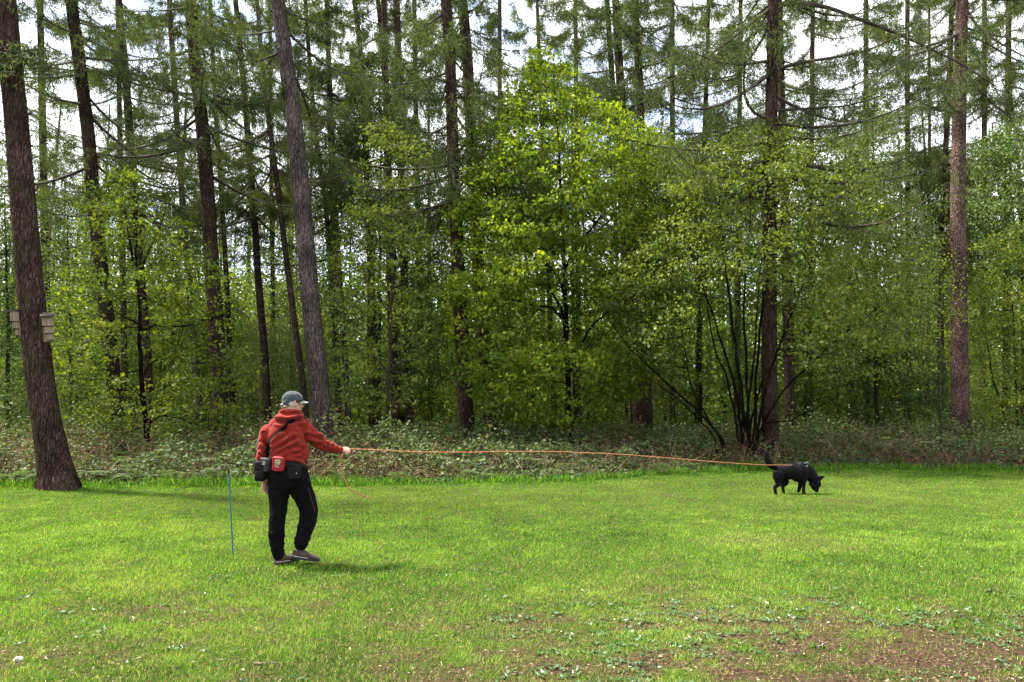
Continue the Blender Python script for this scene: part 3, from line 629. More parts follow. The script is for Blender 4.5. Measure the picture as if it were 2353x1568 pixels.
# ------------------------------------------------------------------ broad-leaved trees and bushes
def in_poly(x, y, poly):
    poly = np.asarray(poly, float); n = len(poly); c = np.zeros(len(x), bool); j = n - 1
    for i in range(n):
        xi, yi = poly[i]; xj, yj = poly[j]
        c ^= ((yi > y) != (yj > y)) & (x < (xj - xi) * (y - yi) / (yj - yi + 1e-12) + xi); j = i
    return c
def crown_targets(poly, Y, n, depth, r, gap=0.42, gs=0.9, flat=1.0, back=0.5):
    poly = np.asarray(poly, float)
    x0, y0 = poly.min(0); x1, y1 = poly.max(0)
    px = x0 + (x1 - x0) * r.random(n * 6); py = y0 + (y1 - y0) * r.random(n * 6)
    k = in_poly(px, py, poly); px, py = px[k], py[k]
    # half width of the outline at this height -> round depth profile
    hs = np.linspace(y0, y1, 40); cxs = []; hw = []
    for h in hs:
        t = np.linspace(x0, x1, 160); m = in_poly(t, np.full(160, h), poly)
        if m.any(): cxs.append(t[m].mean()); hw.append((t[m].max() - t[m].min()) / 2 + 6)
        else: cxs.append((x0 + x1) / 2); hw.append(6)
    cx = np.interp(py, hs, cxs); h = np.interp(py, hs, hw); e = np.clip(1 - ((px - cx) / h) ** 2, 0, 1) ** 0.5
    dy = (r.random(len(px)) * 2 - 1); dy = np.sign(dy) * np.abs(dy) ** 0.8
    dmax = np.minimum(depth, h * Y / FPX * 1.1)
    yy = Y + dy * dmax * e + back * 0
    X, Z = PA(px, py, yy); T = np.c_[X, yy, Z]
    nv = vnoise(T * np.array([1, 1, 2.4]), gs, int(r.integers(1000)), 2)
    T = T[nv > gap]
    T = T[T[:, 2] > 0.35]
    return T[:n]
def grow(stems, T, r, step=0.45, wander=0.12, bias=0.35, tipr=0.004, powr=0.42, rmax=0.2):
    """stems: list of (pts (m,3), radii (m,)); returns segment arrays"""
    P_ = []; par = []; rad0 = []
    for pts, rr in stems:
        b = len(P_)
        for k in range(len(pts)):
            P_.append(pts[k]); par.append(-1 if k == 0 else b + k - 1); rad0.append(rr[k])
    ns = len(P_)
    cap = ns + len(T) * 8 + 10
    N = np.zeros((cap, 3)); N[:ns] = P_; L_ = np.zeros(cap); par = par + [0] * (cap - ns)
    root0 = N[0]; hstem = np.array([max(p[0][-1][2], 0.1) for p in stems])
    cnt = ns
    dist = np.min(np.linalg.norm(T[:, None] - N[None, :ns], axis=2), 1) if len(T) * ns < 4e6 else np.linalg.norm(T - root0, axis=1)
    order = np.argsort(dist)
    tips = []
    for ti in order:
        t = T[ti]
        d = np.linalg.norm(N[:cnt] - t, axis=1)
        upf = np.where(N[:cnt, 2] > t[2] - 0.1 * d, 1.6, 1.0)      # branches prefer to rise
        c = d * upf + bias * L_[:cnt]
        c[:ns] += np.where(N[:ns, 2] < 0.8, 3.0, 0)
        j = int(np.argmin(c)); dd = d[j]; m = int(min(7, max(1, round(dd / step))))
        prev = j; a = N[j]; w_ = r.normal(size=3) * wander * dd
        for q in range(1, m + 1):
            u = q / m; p = a * (1 - u) + t * u + w_ * math.sin(u * math.pi) + (r.normal(size=3) * 0.03 if q < m else 0)
            p[2] += -0.10 * dd * math.sin(u * math.pi) * 0.5
            N[cnt] = p; par[cnt] = prev; L_[cnt] = L_[prev] + dd / m; prev = cnt; cnt += 1
        tips.append(prev)
    N = N[:cnt]; par = np.array(par[:cnt]); w = np.zeros(cnt); w[tips] = 1
    for i in range(cnt - 1, -1, -1):
        if par[i] >= 0: w[par[i]] += w[i]
    rad = np.minimum(tipr * np.maximum(w, 1) ** powr, rmax); rad[:ns] = rad0
    for i in range(ns, cnt): rad[i] = min(rad[i], rad[par[i]] * 0.85)
    idx = np.arange(ns, cnt); pr = par[idx]
    return N[pr], N[idx], np.minimum(rad[pr], rad[idx] * 1.5), rad[idx], N[tips]
def leaf_blobs(T, r, m, sp, size, flat=0.5, spray=None):
    n = len(T); c = np.repeat(T, m, 0) + r.normal(size=(n * m, 3)) * np.array([sp, sp, sp * flat])
    D = nrm(r.normal(size=(n * m, 3)) + [0, 0, -0.25])
    N_ = nrm(r.normal(size=(n * m, 3)) * 0.8 + [0, 0, 1.0])
    ln = size * (0.45 + 1.05 * r.random(n * m))
    v, f = leaves(c, D, N_, ln, ln * 0.72, 0.12)
    return v, f, c
def sprigs(A, B, r, prob, m, size):
    """leaves strewn along thin twigs"""
    k = r.random(len(A)) < prob; a, b = np.repeat(A[k], m, 0), np.repeat(B[k], m, 0)
    u = r.random((len(a), 1)); c = a * (1 - u) + b * u + r.normal(size=a.shape) * 0.07
    return c
def broadleaf(name, label, cat, Y, poly, stems_px, n, m, leaf, bark, seed, depth=3.0, size=0.085, sp=0.24, gap=0.42, gs=0.9, stem_r=(0.09, 0.02),
              group=None, flat=0.5, tbias=0.0, wander=0.12, tipr=0.004, bias=0.35, powr=0.42, dyn=0.0, clear=()):
    r = np.random.default_rng(seed)
    stems = []
    for k, sp_ in enumerate(stems_px):
        if isinstance(sp_, dict): pts_px, rr = sp_['pts'], sp_['r']; dy = sp_.get('dy', 0)
        else: pts_px, rr, dy = sp_, stem_r, 0
        Ys = Y + np.linspace(0, dy, len(pts_px)) if np.isscalar(dy) else Y + np.array(dy)
        p = np.array([P(a, b, y) for (a, b), y in zip(pts_px, Ys)])
        if k == 0 or (isinstance(sp_, dict) and sp_.get('ground')):
            g = p[0].copy(); g[2] = -0.05
            if p[0][2] > 0.1: p = np.vstack([g, p])
            else: p[0][2] = -0.05
        q = resample(p, 22); q[1:-1] += r.normal(size=(20, 3)) * 0.012
        stems.append((q, np.linspace(rr[0], rr[1], 22)))
    T = crown_targets(poly, Y, n, depth, r, gap, gs)
    def clr(Q, soft):
        px = world_px(Q); k = np.ones(len(Q), bool)
        for cx, cy, rx, ry in clear: k &= ~((((px[:, 0] - cx) / rx) ** 2 + ((px[:, 1] - cy) / ry) ** 2 < 1) & (Q[:, 1] < Y + 0.8) & (r.random(len(Q)) < soft))
        return k
    T = T[clr(T, .9)]
    A, B, ra, rb, tips = grow(stems, T, r, wander=wander, tipr=tipr, rmax=stem_r[0] * 0.6, bias=bias, powr=powr)
    root = empty(name, (stems[0][0][0][0], stems[0][0][0][1], 0)); tag(root, label, cat, group)
    parts = []
    for q, rr in stems:
        rr = rr.copy(); rr[0] *= 1.35; v, f = tube_path(q, rr, 9, 0.15, seed); parts.append((v, f, 0))
    parts.append(tubes(A, B, ra, rb, 4) + (0,))
    mesh_np('trunk', parts, M[bark], root, smooth=True)
    tw = sprigs(A, B, r, 0.5, 5, size)
    v, f, c = leaf_blobs(tips, r, m, sp, size, flat)
    tw = tw[clr(tw, .8)]
    D = nrm(r.normal(size=tw.shape)); v2, f2 = leaves(tw, D, nrm(r.normal(size=tw.shape) * .8 + [0, 0, 1]), size * (0.6 + 0.6 * r.random(len(tw))), size * 0.65, 0.1)
    C = np.concatenate([c, tw]); tn = vnoise(C, 0.8, seed, 2)
    tn2 = vnoise(C, 2.6, seed + 5, 1)
    tone = np.clip(0.40 + tbias + 0.7 * (tn - 0.5) + 0.45 * (tn2 - 0.5) + 0.20 * r.normal(size=len(C)), 0, 1)
    mesh_np('crown', [(v, f, 0), (v2, f2, 0)], M[leaf], root, tone=tone)
    return root, T

broadleaf('oak_sapling', 'young oak with yellow-green leaves and dark trunk, right of the bat box larch', 'tree', 21.5,
    [(255,395),(300,385),(340,395),(370,470),(440,520),(470,585),(540,640),(560,740),(590,800),(585,900),(540,980),(470,1010),(380,1010),(240,1010),(160,960),(120,850),(105,740),(120,640),(200,560),(165,500),(190,420),(225,430)],
    [[(342,1070),(338,1000),(336,965),(325,900),(323,800),(320,720),(317,650),(300,570),(288,500),(280,420)],
     {'pts': [(317,650),(335,590),(360,540),(378,490)], 'r': (0.035, 0.01), 'dy': 0.4},
     {'pts': [(317,655),(312,560),(316,480),(305,400)], 'r': (0.035, 0.01), 'dy': -0.4},
     {'pts': [(322,760),(360,745),(420,752),(470,735),(515,725)], 'r': (0.035, 0.01), 'dy': -0.8},
     {'pts': [(321,745),(290,730),(262,715)], 'r': (0.03, 0.01), 'dy': -0.5},
     {'pts': [(338,975),(370,955),(410,960),(450,975),(490,990)], 'r': (0.03, 0.01), 'dy': -0.8},
     {'pts': [(330,860),(345,835),(370,820)], 'r': (0.025, 0.01), 'dy': -0.6}],
    640, 19, 'oak', 'dark_bark', 1, depth=2.8, size=0.105, clear=[(322,800,45,150)], sp=0.18, gap=0.52, gs=1.5, stem_r=(0.085, 0.015), flat=0.3, tbias=-0.02)
broadleaf('small_sapling', 'slim sapling with pale smooth bark and open light green leaves, right of the walker', 'tree', 23.5,
    [(850,290),(890,270),(925,310),(985,330),(990,370),(940,420),(985,520),(1005,620),(1015,740),(990,850),(940,940),(860,950),(790,920),(750,850),(735,700),(745,600),(790,540),(805,430),(835,350)],
    [[(890,1035),(889,980),(892,900),(893,860),(897,800),(899,720),(903,640),(906,560),(902,460),(896,380),(893,330)],
     {'pts': [(893,860),(872,830),(850,800),(830,770),(790,740)], 'r': (0.035, 0.008), 'dy': -0.8},
     {'pts': [(893,855),(915,835),(950,825),(985,810),(1010,790)], 'r': (0.035, 0.008), 'dy': -0.6},
     {'pts': [(890,895),(865,892),(845,893),(810,905)], 'r': (0.022, 0.006), 'dy': -0.5},
     {'pts': [(899,690),(925,685),(960,655),(985,620)], 'r': (0.03, 0.008), 'dy': -0.9},
     {'pts': [(900,700),(880,650),(850,640),(810,640)], 'r': (0.02, 0.006), 'dy': -0.6},
     {'pts': [(897,760),(870,760),(848,765)], 'r': (0.02, 0.006), 'dy': -0.6}],
    480, 17, 'beech', 'smooth_bark', 2, depth=2.0, clear=[(895,800,30,130)], size=0.105, sp=0.17, gap=0.48, gs=1.4, stem_r=(0.065, 0.012), flat=0.35, tbias=0.05)
broadleaf('maple_tree', 'big bright green maple at the centre with a straight dark trunk and broad pointed crown', 'tree', 24.5,
    [(1240,105),(1275,125),(1330,180),(1370,245),(1430,235),(1480,290),(1550,310),(1590,400),(1605,480),(1560,600),(1565,700),(1530,820),(1470,900),(1400,960),(1330,985),(1230,985),(1130,960),(1080,900),(1050,800),(1030,700),(1040,600),(1030,500),(1075,400),(1080,310),(1140,270),(1180,190)],
    [[(1312,1040),(1308,960),(1303,880),(1303,800),(1299,720),(1298,640),(1295,560),(1290,460),(1285,360),(1280,250),(1272,170)],
     {'pts': [(1302,790),(1290,700),(1262,670),(1258,600),(1240,540),(1200,480)], 'r': (0.06, 0.012), 'dy': 1.4},
     {'pts': [(1300,745),(1268,705),(1225,702),(1180,690),(1140,690)], 'r': (0.05, 0.012), 'dy': -1.6},
     {'pts': [(1298,700),(1290,640),(1240,600),(1190,560),(1150,470),(1130,400)], 'r': (0.05, 0.012), 'dy': -1.2},
     {'pts': [(1308,860),(1335,790),(1362,745),(1400,715),(1440,702),(1470,660)], 'r': (0.055, 0.012), 'dy': -1.6},
     {'pts': [(1303,820),(1270,815),(1230,830),(1190,850)], 'r': (0.03, 0.01), 'dy': -1.5},
     {'pts': [(1297,620),(1330,560),(1380,500),(1420,420),(1430,340)], 'r': (0.05, 0.012), 'dy': 1.0},
     {'pts': [(1400,715),(1440,600),(1490,540),(1530,480)], 'r': (0.04, 0.01), 'dy': -1.0},
     {'pts': [(1290,450),(1320,380),(1340,300),(1350,250)], 'r': (0.035, 0.01), 'dy': -0.9},
     {'pts': [(1290,470),(1250,400),(1210,330),(1200,270)], 'r': (0.035, 0.01), 'dy': -0.9}],
    2600, 22, 'maple', 'dark_bark', 3, depth=3.6, clear=[(1300,735,120,60),(1310,910,30,100)], size=0.125, sp=0.20, gap=0.47, gs=1.25, stem_r=(0.11, 0.015), flat=0.32, tbias=0.08)
hz = lambda pts, r=(0.062, 0.012), dy=0.0: {'pts': pts, 'r': r, 'dy': dy, 'ground': True}
broadleaf('hazel_bush', 'many-stemmed hazel with dark stems fanning out in front of the broad dark larch', 'shrub', 21.5,
    [(1620,330),(1700,300),(1790,280),(1900,330),(1980,380),(2050,460),(2070,560),(2080,680),(2060,790),(1990,870),(1880,880),(1830,820),(1800,700),(1760,640),(1620,640),(1570,740),(1550,860),(1480,860),(1420,790),(1400,700),(1450,600),(1500,500),(1530,420)],
    [hz([(1715,1030),(1700,880),(1680,720),(1660,560),(1650,420)], (0.07, 0.012), -0.4),
     hz([(1668,1012),(1600,940),(1520,870),(1445,800),(1405,740)], (0.05, 0.008), -1.6),
     hz([(1660,1015),(1620,950),(1590,900),(1575,820),(1560,720)], (0.035, 0.008), -0.8),
     hz([(1645,1005),(1592,950),(1530,895),(1470,860)], (0.03, 0.008), -2.0),
     hz([(1705,1020),(1692,900),(1650,760),(1600,620),(1560,500)], (0.05, 0.008), 0.6),
     hz([(1722,1025),(1715,860),(1708,700),(1722,540),(1725,400)], (0.055, 0.008), -0.9),
     hz([(1730,1025),(1738,880),(1748,720),(1782,560),(1820,420)], (0.055, 0.008), -0.4),
     hz([(1735,1020),(1760,880),(1810,740),(1870,600),(1925,480)], (0.05, 0.008), -1.2),
     hz([(1738,1000),(1795,900),(1880,820),(1960,750),(2040,690)], (0.04, 0.008), -1.6),
     hz([(1725,1010),(1760,968),(1805,972),(1860,945),(1925,915)], (0.035, 0.008), -2.2),
     hz([(1700,1020),(1675,880),(1640,800),(1625,700),(1618,560)], (0.045, 0.008), -1.5),
     hz([(1712,1020),(1722,900),(1735,800),(1745,640),(1760,480)], (0.045, 0.008), -1.5),
     hz([(1718,1020),(1728,960),(1750,870),(1790,800),(1850,650)], (0.04, 0.008), 0.9)],
    1500, 21, 'hazel', 'dark_bark', 4, depth=3.2, clear=[(1700,880,120,190)], size=0.095, sp=0.20, gap=0.43, gs=1.2, stem_r=(0.05, 0.01), flat=0.32)
broadleaf('spindly_sapling', 'spindly half-dead sapling with sparse brownish leaves, left of the pale flaking larch', 'tree', 25.5,
    [(2130,540),(2195,560),(2225,700),(2170,860),(2040,880),(2000,800),(2040,660),(2090,600)],
    [[(2162,985),(2160,900),(2162,800),(2157,700),(2160,600),(2170,540)],
     {'pts': [(2158,700),(2120,690),(2075,660),(2060,640)], 'r': (0.014, 0.004), 'dy': -0.5},
     {'pts': [(2160,800),(2130,760),(2060,720),(1990,710)], 'r': (0.016, 0.004), 'dy': -0.5}],
    190, 14, 'yellow_leaf', 'smooth_bark', 5, depth=1.6, size=0.07, sp=0.2, gap=0.4, stem_r=(0.045, 0.01))
broadleaf('right_edge_bush', 'yellow-green bush with dense small leaves filling the right edge beside the pale flaking larch', 'shrub', 27.5,
    [(2250,560),(2300,520),(2353,500),(2450,560),(2460,960),(2260,980),(2235,850),(2238,700)],
    [[(2340,990),(2335,900),(2330,750),(2320,640)], hz([(2350,990),(2380,860),(2400,700)], dy=-0.5), hz([(2320,985),(2280,870),(2262,740)], dy=-0.6)],
    520, 26, 'yellow_leaf', 'sapling_bark', 6, depth=2.5, size=0.10, sp=0.22, gap=0.48, gs=1.3, flat=0.3, stem_r=(0.06, 0.012))
bpy.data.objects['right_edge_bush'].name = 'leafy_bush'
BACK = [
 # name, label, cat, Y, poly, trunk, n, m, leaf, depth, size, sp, tbias
 ('oak_tree', 'dark green oak crown above the yellow-green bush at the right edge', 'tree', 33, [(2245,330),(2353,270),(2460,300),(2460,640),(2300,620),(2225,480)], [(2350,960),(2350,700),(2345,450)], 750, 34, 'dark_leaf', 3, .11, .26, .15),
 ('birch_tree', 'tall pale green birch rising behind the right side of the hazel', 'tree', 32, [(1985,215),(2015,210),(2060,300),(2100,400),(2140,500),(2150,640),(2120,800),(1900,830),(1880,600),(1900,420),(1940,320)], [(2015,980),(2012,700),(2010,400),(2003,240)], 1150, 40, 'birch', 3, .085, .25, 0),
 ('birch_tree', 'large dark green birch filling the space above and behind the small pale sapling', 'tree', 33, [(830,150),(880,130),(920,200),(970,330),(1015,420),(1030,620),(1010,900),(760,930),(735,640),(745,420),(785,250)], [(870,990),(872,700),(875,400),(872,180)], 1500, 38, 'dark_leaf', 3.2, .09, .27, .12),
 ('hazel_bush', 'bright green bush behind the cap of the walker, between two slim trunks', 'shrub', 30, [(560,730),(610,760),(650,740),(720,800),(735,985),(560,985),(545,850)], [(640,990),(640,900),(635,800)], 420, 40, 'birch', 2, .085, .22, .3),
 ('beech_tree', 'shady green beech in the gap left of the bat box larch', 'tree', 29, [(-90,380),(40,350),(70,480),(60,700),(90,1000),(-90,1000)], [(20,990),(18,700),(10,450)], 600, 36, 'dark_leaf', 2.5, .09, .25, .1),
 ('beech_tree', 'green beech between the bat box larch and the crown of the young oak', 'tree', 31, [(75,420),(150,440),(220,520),(250,650),(230,1000),(100,1000),(85,700)], [(165,990),(160,700),(155,500)], 700, 36, 'birch', 2.5, .09, .25, -.1),
 ('hazel_bush', 'low shaded hazel right behind the young oak, beneath the dark upright larch', 'shrub', 31, [(330,560),(420,600),(480,700),(500,990),(240,990),(250,760),(290,640)], [(380,990),(378,850),(372,700)], 700, 36, 'hazel', 2.5, .085, .24, 0),
 ('hazel_bush', 'sunlit bush between the oak sapling and the slim brown trunk left of the walker', 'shrub', 33, [(470,640),(560,660),(620,740),(625,990),(450,990),(455,800)], [(540,990),(540,850),(535,750)], 480, 38, 'beech', 2.2, .09, .24, .1),
 ('hazel_bush', 'leafy green bush between the small pale sapling and the red-brown twin larches', 'shrub', 30, [(930,560),(1010,520),(1060,620),(1080,800),(1070,985),(900,985),(905,780)], [(985,990),(985,850),(985,700)], 560, 38, 'maple', 2.2, .085, .24, 0),
 ('hazel_bush', 'shady bush beneath the left half of the big maple, right of the twin larches', 'shrub', 31, [(1120,640),(1240,680),(1300,760),(1300,1000),(1080,1000),(1090,800)], [(1190,1000),(1190,900),(1190,780)], 560, 38, 'hazel', 2.2, .085, .24, 0),
 ('hazel_bush', 'shady bush beneath the right half of the big maple, left of the hazel stems', 'shrub', 30, [(1340,680),(1460,620),(1560,680),(1600,800),(1620,1000),(1330,1000)], [(1450,1000),(1450,900),(1450,780)], 700, 38, 'hazel', 2.4, .085, .24, .08),
 ('beech_tree', 'tall green beech behind the gap between the big maple and the hazel', 'tree', 35, [(1480,360),(1580,330),(1680,360),(1740,480),(1740,900),(1500,900),(1450,600)], [(1610,990),(1605,700),(1600,420)], 1000, 36, 'far_leaf', 3, .10, .28, 0),
 ('hawthorn_bush', 'olive green bush with many dead twigs just right of the broad dark larch', 'shrub', 28, [(1830,640),(1950,620),(2040,700),(2060,960),(1830,985),(1815,800)], [(1925,990),(1922,900),(1918,800)], 560, 30, 'hazel', 2.2, .08, .24, -.1),
 ('hazel_bush', 'dark green low bush left of the foot of the pale flaking larch', 'shrub', 28.5, [(1960,820),(2080,780),(2180,840),(2200,985),(1950,985)], [(2080,990),(2080,930),(2080,880)], 380, 40, 'dark_leaf', 2, .085, .22, .1),
 ('beech_tree', 'mid green tree behind the pale flaking larch and the thin trunks beside it', 'tree', 38, [(2080,380),(2190,340),(2290,420),(2310,700),(2280,960),(2080,960),(2060,640)], [(2190,980),(2190,700),(2190,480)], 900, 34, 'far_leaf', 3, .11, .3, .05),
 ('beech_tree', 'pale green tree behind the slim trunk above the walker and the pale grey knotty larch', 'tree', 42, [(560,460),(680,430),(770,520),(790,900),(560,940),(530,700)], [(670,985),(668,700),(665,520)], 900, 34, 'birch', 3, .115, .32, .1),
 ('beech_tree', 'pale green tree behind the young oak crown, left of the stout dark larch', 'tree', 42, [(200,420),(330,440),(440,480),(520,560),(540,900),(190,900)], [(370,985),(368,700),(365,540)], 1100, 34, 'far_leaf', 3, .115, .34, .1),
 ('beech_tree', 'dim green tree behind the top left side of the big maple', 'tree', 40, [(1000,420),(1100,360),(1200,420),(1240,700),(1200,960),(1000,960)], [(1110,985),(1110,700),(1110,500)], 900, 34, 'far_leaf', 3, .11, .32, 0),
 ('beech_tree', 'dim green tree behind the right side of the hazel, below the hanging larch limbs', 'tree', 38, [(1740,330),(1850,330),(1960,420),(1980,800),(1900,960),(1740,960),(1720,600)], [(1850,985),(1850,700),(1850,480)], 900, 34, 'far_leaf', 3, .11, .3, 0),
]
for k, (nm, lab, cat, Y, poly, tr, n, m, lf, dep, size, sp, tb) in enumerate(BACK):
    if cat == 'shrub' or k == 5: Y += 6; size *= 1.15; sp *= 1.15
    n = int(n * .8); m = int(m * .8); size *= 1.12
    broadleaf(nm, lab, cat, Y, poly, [tr], n, m, lf, 'sapling_bark', 50 + k, depth=dep, size=size, sp=sp, gap=0.40, gs=0.9,
              stem_r=(0.10, 0.02) if cat == 'tree' else (0.05, 0.015), tbias=tb, flat=0.6,
              group='woodland trees and bushes filling the space behind the front row')

def far_woodland():
    """the wood beyond what can be told apart"""
    r = np.random.default_rng(500)
    n = 380000
    x = (r.random(n) * 2 - 1) * 62; y = 44 + 34 * r.random(n) ** 0.9
    keep = np.abs(x) < 0.74 * y + 3; x, y = x[keep], y[keep]; n = len(x)
    top = 7.5 + 8.0 * vnoise(np.c_[x * 0.12, y * 0.12], 1.0, 61, 3)
    z = top * r.random(n) ** 0.9
    p = np.c_[x, y, z]; p[::3, 2] = p[::3, 2] ** 2 / 16; z = p[:, 2]; g = vnoise(p * [1, 1, 1.3], 0.33, 62, 3)
    keep = g > 0.30 + 0.26 * np.clip(z - 4, 0, 99) / 12; p = p[keep]; n = len(p)
    v, f = leaves(p, randdir(n, -0.3), randdir(n, 0.5), 0.26 + 0.22 * r.random(n), 0.18 + 0.12 * r.random(n), 0.1)
    tone = np.clip(0.45 + 1.0 * (vnoise(p, 0.22, 63, 2) - 0.5) + 0.2 * r.normal(size=n), 0, 1)
    root = empty('far_woodland', (0, 60, 0)); tag(root, 'pale green mass of distant woodland between and beyond all the trunks', 'woodland', kind='stuff')
    o = mesh_np('foliage', [(v, f, 0)], M['far_leaf'], root, tone=tone); o['kind'] = 'stuff'
    m = 120; y = 42 + 36 * r.random(m); x = (r.random(m) * 2 - 1) * (0.72 * y + 2); l = r.normal(size=m) * 0.5 - 0.3
    A = np.c_[x, y, 0 * x - 0.1]; Bm = np.c_[x + l * 0.5, y, 0 * x + 9]; Bt = np.c_[x + l, y, 0 * x + 21]
    rr = 0.10 + 0.12 * r.random(m)
    o = mesh_np('trunks', [tubes(A, Bm, rr, rr * 0.8, 7) + (0,), tubes(Bm, Bt, rr * 0.8, rr * 0.3, 7) + (0,)], M['far_bark'], root, smooth=True); o['kind'] = 'stuff'
    # high conifer foliage of the distant trees
    ax = r.integers(0, m, 150000); h = 9 + 12 * r.random(len(ax)); rad = 3.6 * (1 - (h - 9) / 16) * r.random(len(ax)) ** 0.6
    az = np.floor(r.random(len(ax)) * 7) * 0.9 + ax * 1.7 + np.floor(h * 1.4) * 2.4 + 0.12 * r.normal(size=len(ax))
    h = np.floor(h * 1.4) / 1.4 + 0.12 * r.normal(size=len(ax)) - 0.12 * rad
    c = np.c_[x[ax] + l[ax] * h / 21 + rad * np.cos(az), y[ax] + rad * np.sin(az), h - 0.25 * r.random(len(ax)) ** 2]
    v, f = leaves(c, randdir(len(c), -0.8), randdir(len(c)), 0.24, 0.075, 0.05)
    o = mesh_np('high_foliage', [(v, f, 0)], M['needles'], root, tone=np.clip(r.random(len(c)), 0, 1)); o['kind'] = 'stuff'
far_woodland()

# ------------------------------------------------------------------ solid bodies: lofted pieces fused into one surface
def loft(pts, rx, ry, ref=(1, 0, 0), n=16, m=None):
    pts = np.asarray(pts, float); k = len(pts)
    rx = np.broadcast_to(np.asarray(rx, float), (k,)); ry = np.broadcast_to(np.asarray(ry, float), (k,))
    if m is None: m = max(3, k * 4)
    d = np.r_[0, np.cumsum(np.linalg.norm(np.diff(pts, axis=0), axis=1))]; s = np.linspace(0, d[-1], m)
    q = np.stack([np.interp(s, d, pts[:, i]) for i in range(3)], 1); a_ = np.interp(s, d, rx); b_ = np.interp(s, d, ry)
    for _ in range(2):
        for arr in (q, a_, b_):
            c = arr.copy(); c[1:-1] = .25 * arr[:-2] + .5 * arr[1:-1] + .25 * arr[2:]; arr[:] = c
    t = nrm(np.gradient(q, axis=0)); ref = np.array(ref, float)
    a = nrm(ref[None] - (t @ ref)[:, None] * t); b = np.cross(t, a)
    th = np.arange(n) * 2 * math.pi / n
    # rounded ends
    e0 = q[0] - t[0] * min(a_[0], b_[0]) * 0.55; e1 = q[-1] + t[-1] * min(a_[-1], b_[-1]) * 0.55
    q = np.vstack([e0, q, e1]); a_ = np.r_[a_[0] * .6, a_, a_[-1] * .6]; b_ = np.r_[b_[0] * .6, b_, b_[-1] * .6]
    a = np.vstack([a[0], a, a[-1]]); b = np.vstack([b[0], b, b[-1]]); m = len(q)
    v = q[:, None] + a[:, None] * (a_[:, None] * np.cos(th))[..., None] + b[:, None] * (b_[:, None] * np.sin(th))[..., None]
    v = v.reshape(-1, 3); j = np.arange(n); jn = (j + 1) % n
    f = (np.stack([j, jn, jn + n, j + n], 1)[None] + (np.arange(m - 1) * n)[:, None, None]).reshape(-1, 4)
    return v, f, (j[::-1].tolist(), (j + (m - 1) * n).tolist())
def ellipsoid(c, r, R=None, n=20, m=14):
    th = np.arange(n) * 2 * math.pi / n; ph = np.linspace(-math.pi / 2 + .12, math.pi / 2 - .12, m)
    v = np.stack([np.cos(ph)[:, None] * np.cos(th) , np.cos(ph)[:, None] * np.sin(th), np.sin(ph)[:, None] + 0 * th], -1).reshape(-1, 3) * np.array(r)
    if R is not None: v = v @ np.array(R).T
    v = v + np.array(c); j = np.arange(n); jn = (j + 1) % n
    f = (np.stack([j, jn, jn + n, j + n], 1)[None] + (np.arange(m - 1) * n)[:, None, None]).reshape(-1, 4)
    return v, f, (j[::-1].tolist(), (j + (m - 1) * n).tolist())
def fuse(name, pieces, voxel, material, parent, smooth=4, disp=None, fac=0.5):
    """all pieces become ONE continuous surface (voxel remesh, then smoothing)"""
    V = []; F = []; b = 0
    for v, f, caps in pieces:
        V += v.tolist(); F += (f + b).tolist(); F += [[i + b for i in c] for c in caps]; b += len(v)
    me = bpy.data.meshes.new(name); me.from_pydata(V, [], F); me.update()
    bm = bmesh.new(); bm.from_mesh(me); bmesh.ops.recalc_face_normals(bm, faces=bm.faces); bm.to_mesh(me); bm.free()
    o = bpy.data.objects.new(name, me); COL.objects.link(o)
    md = o.modifiers.new('r', 'REMESH'); md.mode = 'VOXEL'; md.voxel_size = voxel; md.adaptivity = 0
    if smooth: ms = o.modifiers.new('s', 'SMOOTH'); ms.iterations = smooth; ms.factor = fac
    dg = bpy.context.evaluated_depsgraph_get(); m2 = bpy.data.meshes.new_from_object(o.evaluated_get(dg))
    o.modifiers.clear(); o.data = m2; m2.name = name
    n = len(m2.vertices); co = np.zeros(n * 3, np.float32); m2.vertices.foreach_get('co', co); co = co.reshape(-1, 3).astype(float)
    if disp is not None:
        no = np.zeros(n * 3, np.float32); m2.vertices.foreach_get('normal', no); co = disp(co, no.reshape(-1, 3).astype(float))
    if parent is not None:
        off = np.array(parent.location)
        if parent.parent is not None: off = off + np.array(parent.parent.location)
        co = co - off; o.parent = parent
    m2.vertices.foreach_set('co', co.astype(np.float32).ravel()); m2.update()
    m2.materials.clear()
    for m in (material if isinstance(material, (list, tuple)) else [material]): m2.materials.append(m)
    m2.polygons.foreach_set('use_smooth', np.ones(len(m2.polygons), bool)); m2.polygons.foreach_set('material_index', np.zeros(len(m2.polygons), np.int32))
    return o
def seg_d(p, poly):
    """distance of points (n,k) to a polyline"""
    best = np.full(len(p), 1e9)
    for a, b in zip(poly[:-1], poly[1:]):
        a = np.array(a, float); b = np.array(b, float); ab = b - a
        t = np.clip(((p - a) @ ab) / (ab @ ab), 0, 1); best = np.minimum(best, np.linalg.norm(p - a - t[:, None] * ab, axis=1))
    return best
def cloth_mat(name, c0, c1, rough=0.9, sheen=0.3, scale=60, bump=0.4):
    return simple(name, c0, rough, 0.2, scale, bump, col2=c1, sheen=sheen, spec=0.15, dist=0.002)
M['fleece'] = cloth_mat('red_fleece', (0.15, 0.011, 0.007), (0.21, 0.018, 0.010), sheen=0.12)
M['trousers'] = simple('black_trousers', (0.0022, 0.0022, 0.0026), 0.95, 0.3, 60, 0.4, col2=(0.004, 0.004, 0.0048), spec=0.08, dist=0.002)
M['skin'] = simple('skin', (0.42, 0.23, 0.165), 0.55, 0.12, 30, 0.1, spec=0.4)
M['white_hair'] = simple('white_hair', (0.36, 0.33, 0.30), 0.8, 0.2, 120, 0.6)
M['cap'] = cloth_mat('grey_cap', (0.030, 0.042, 0.048), (0.052, 0.066, 0.074), sheen=0.2)
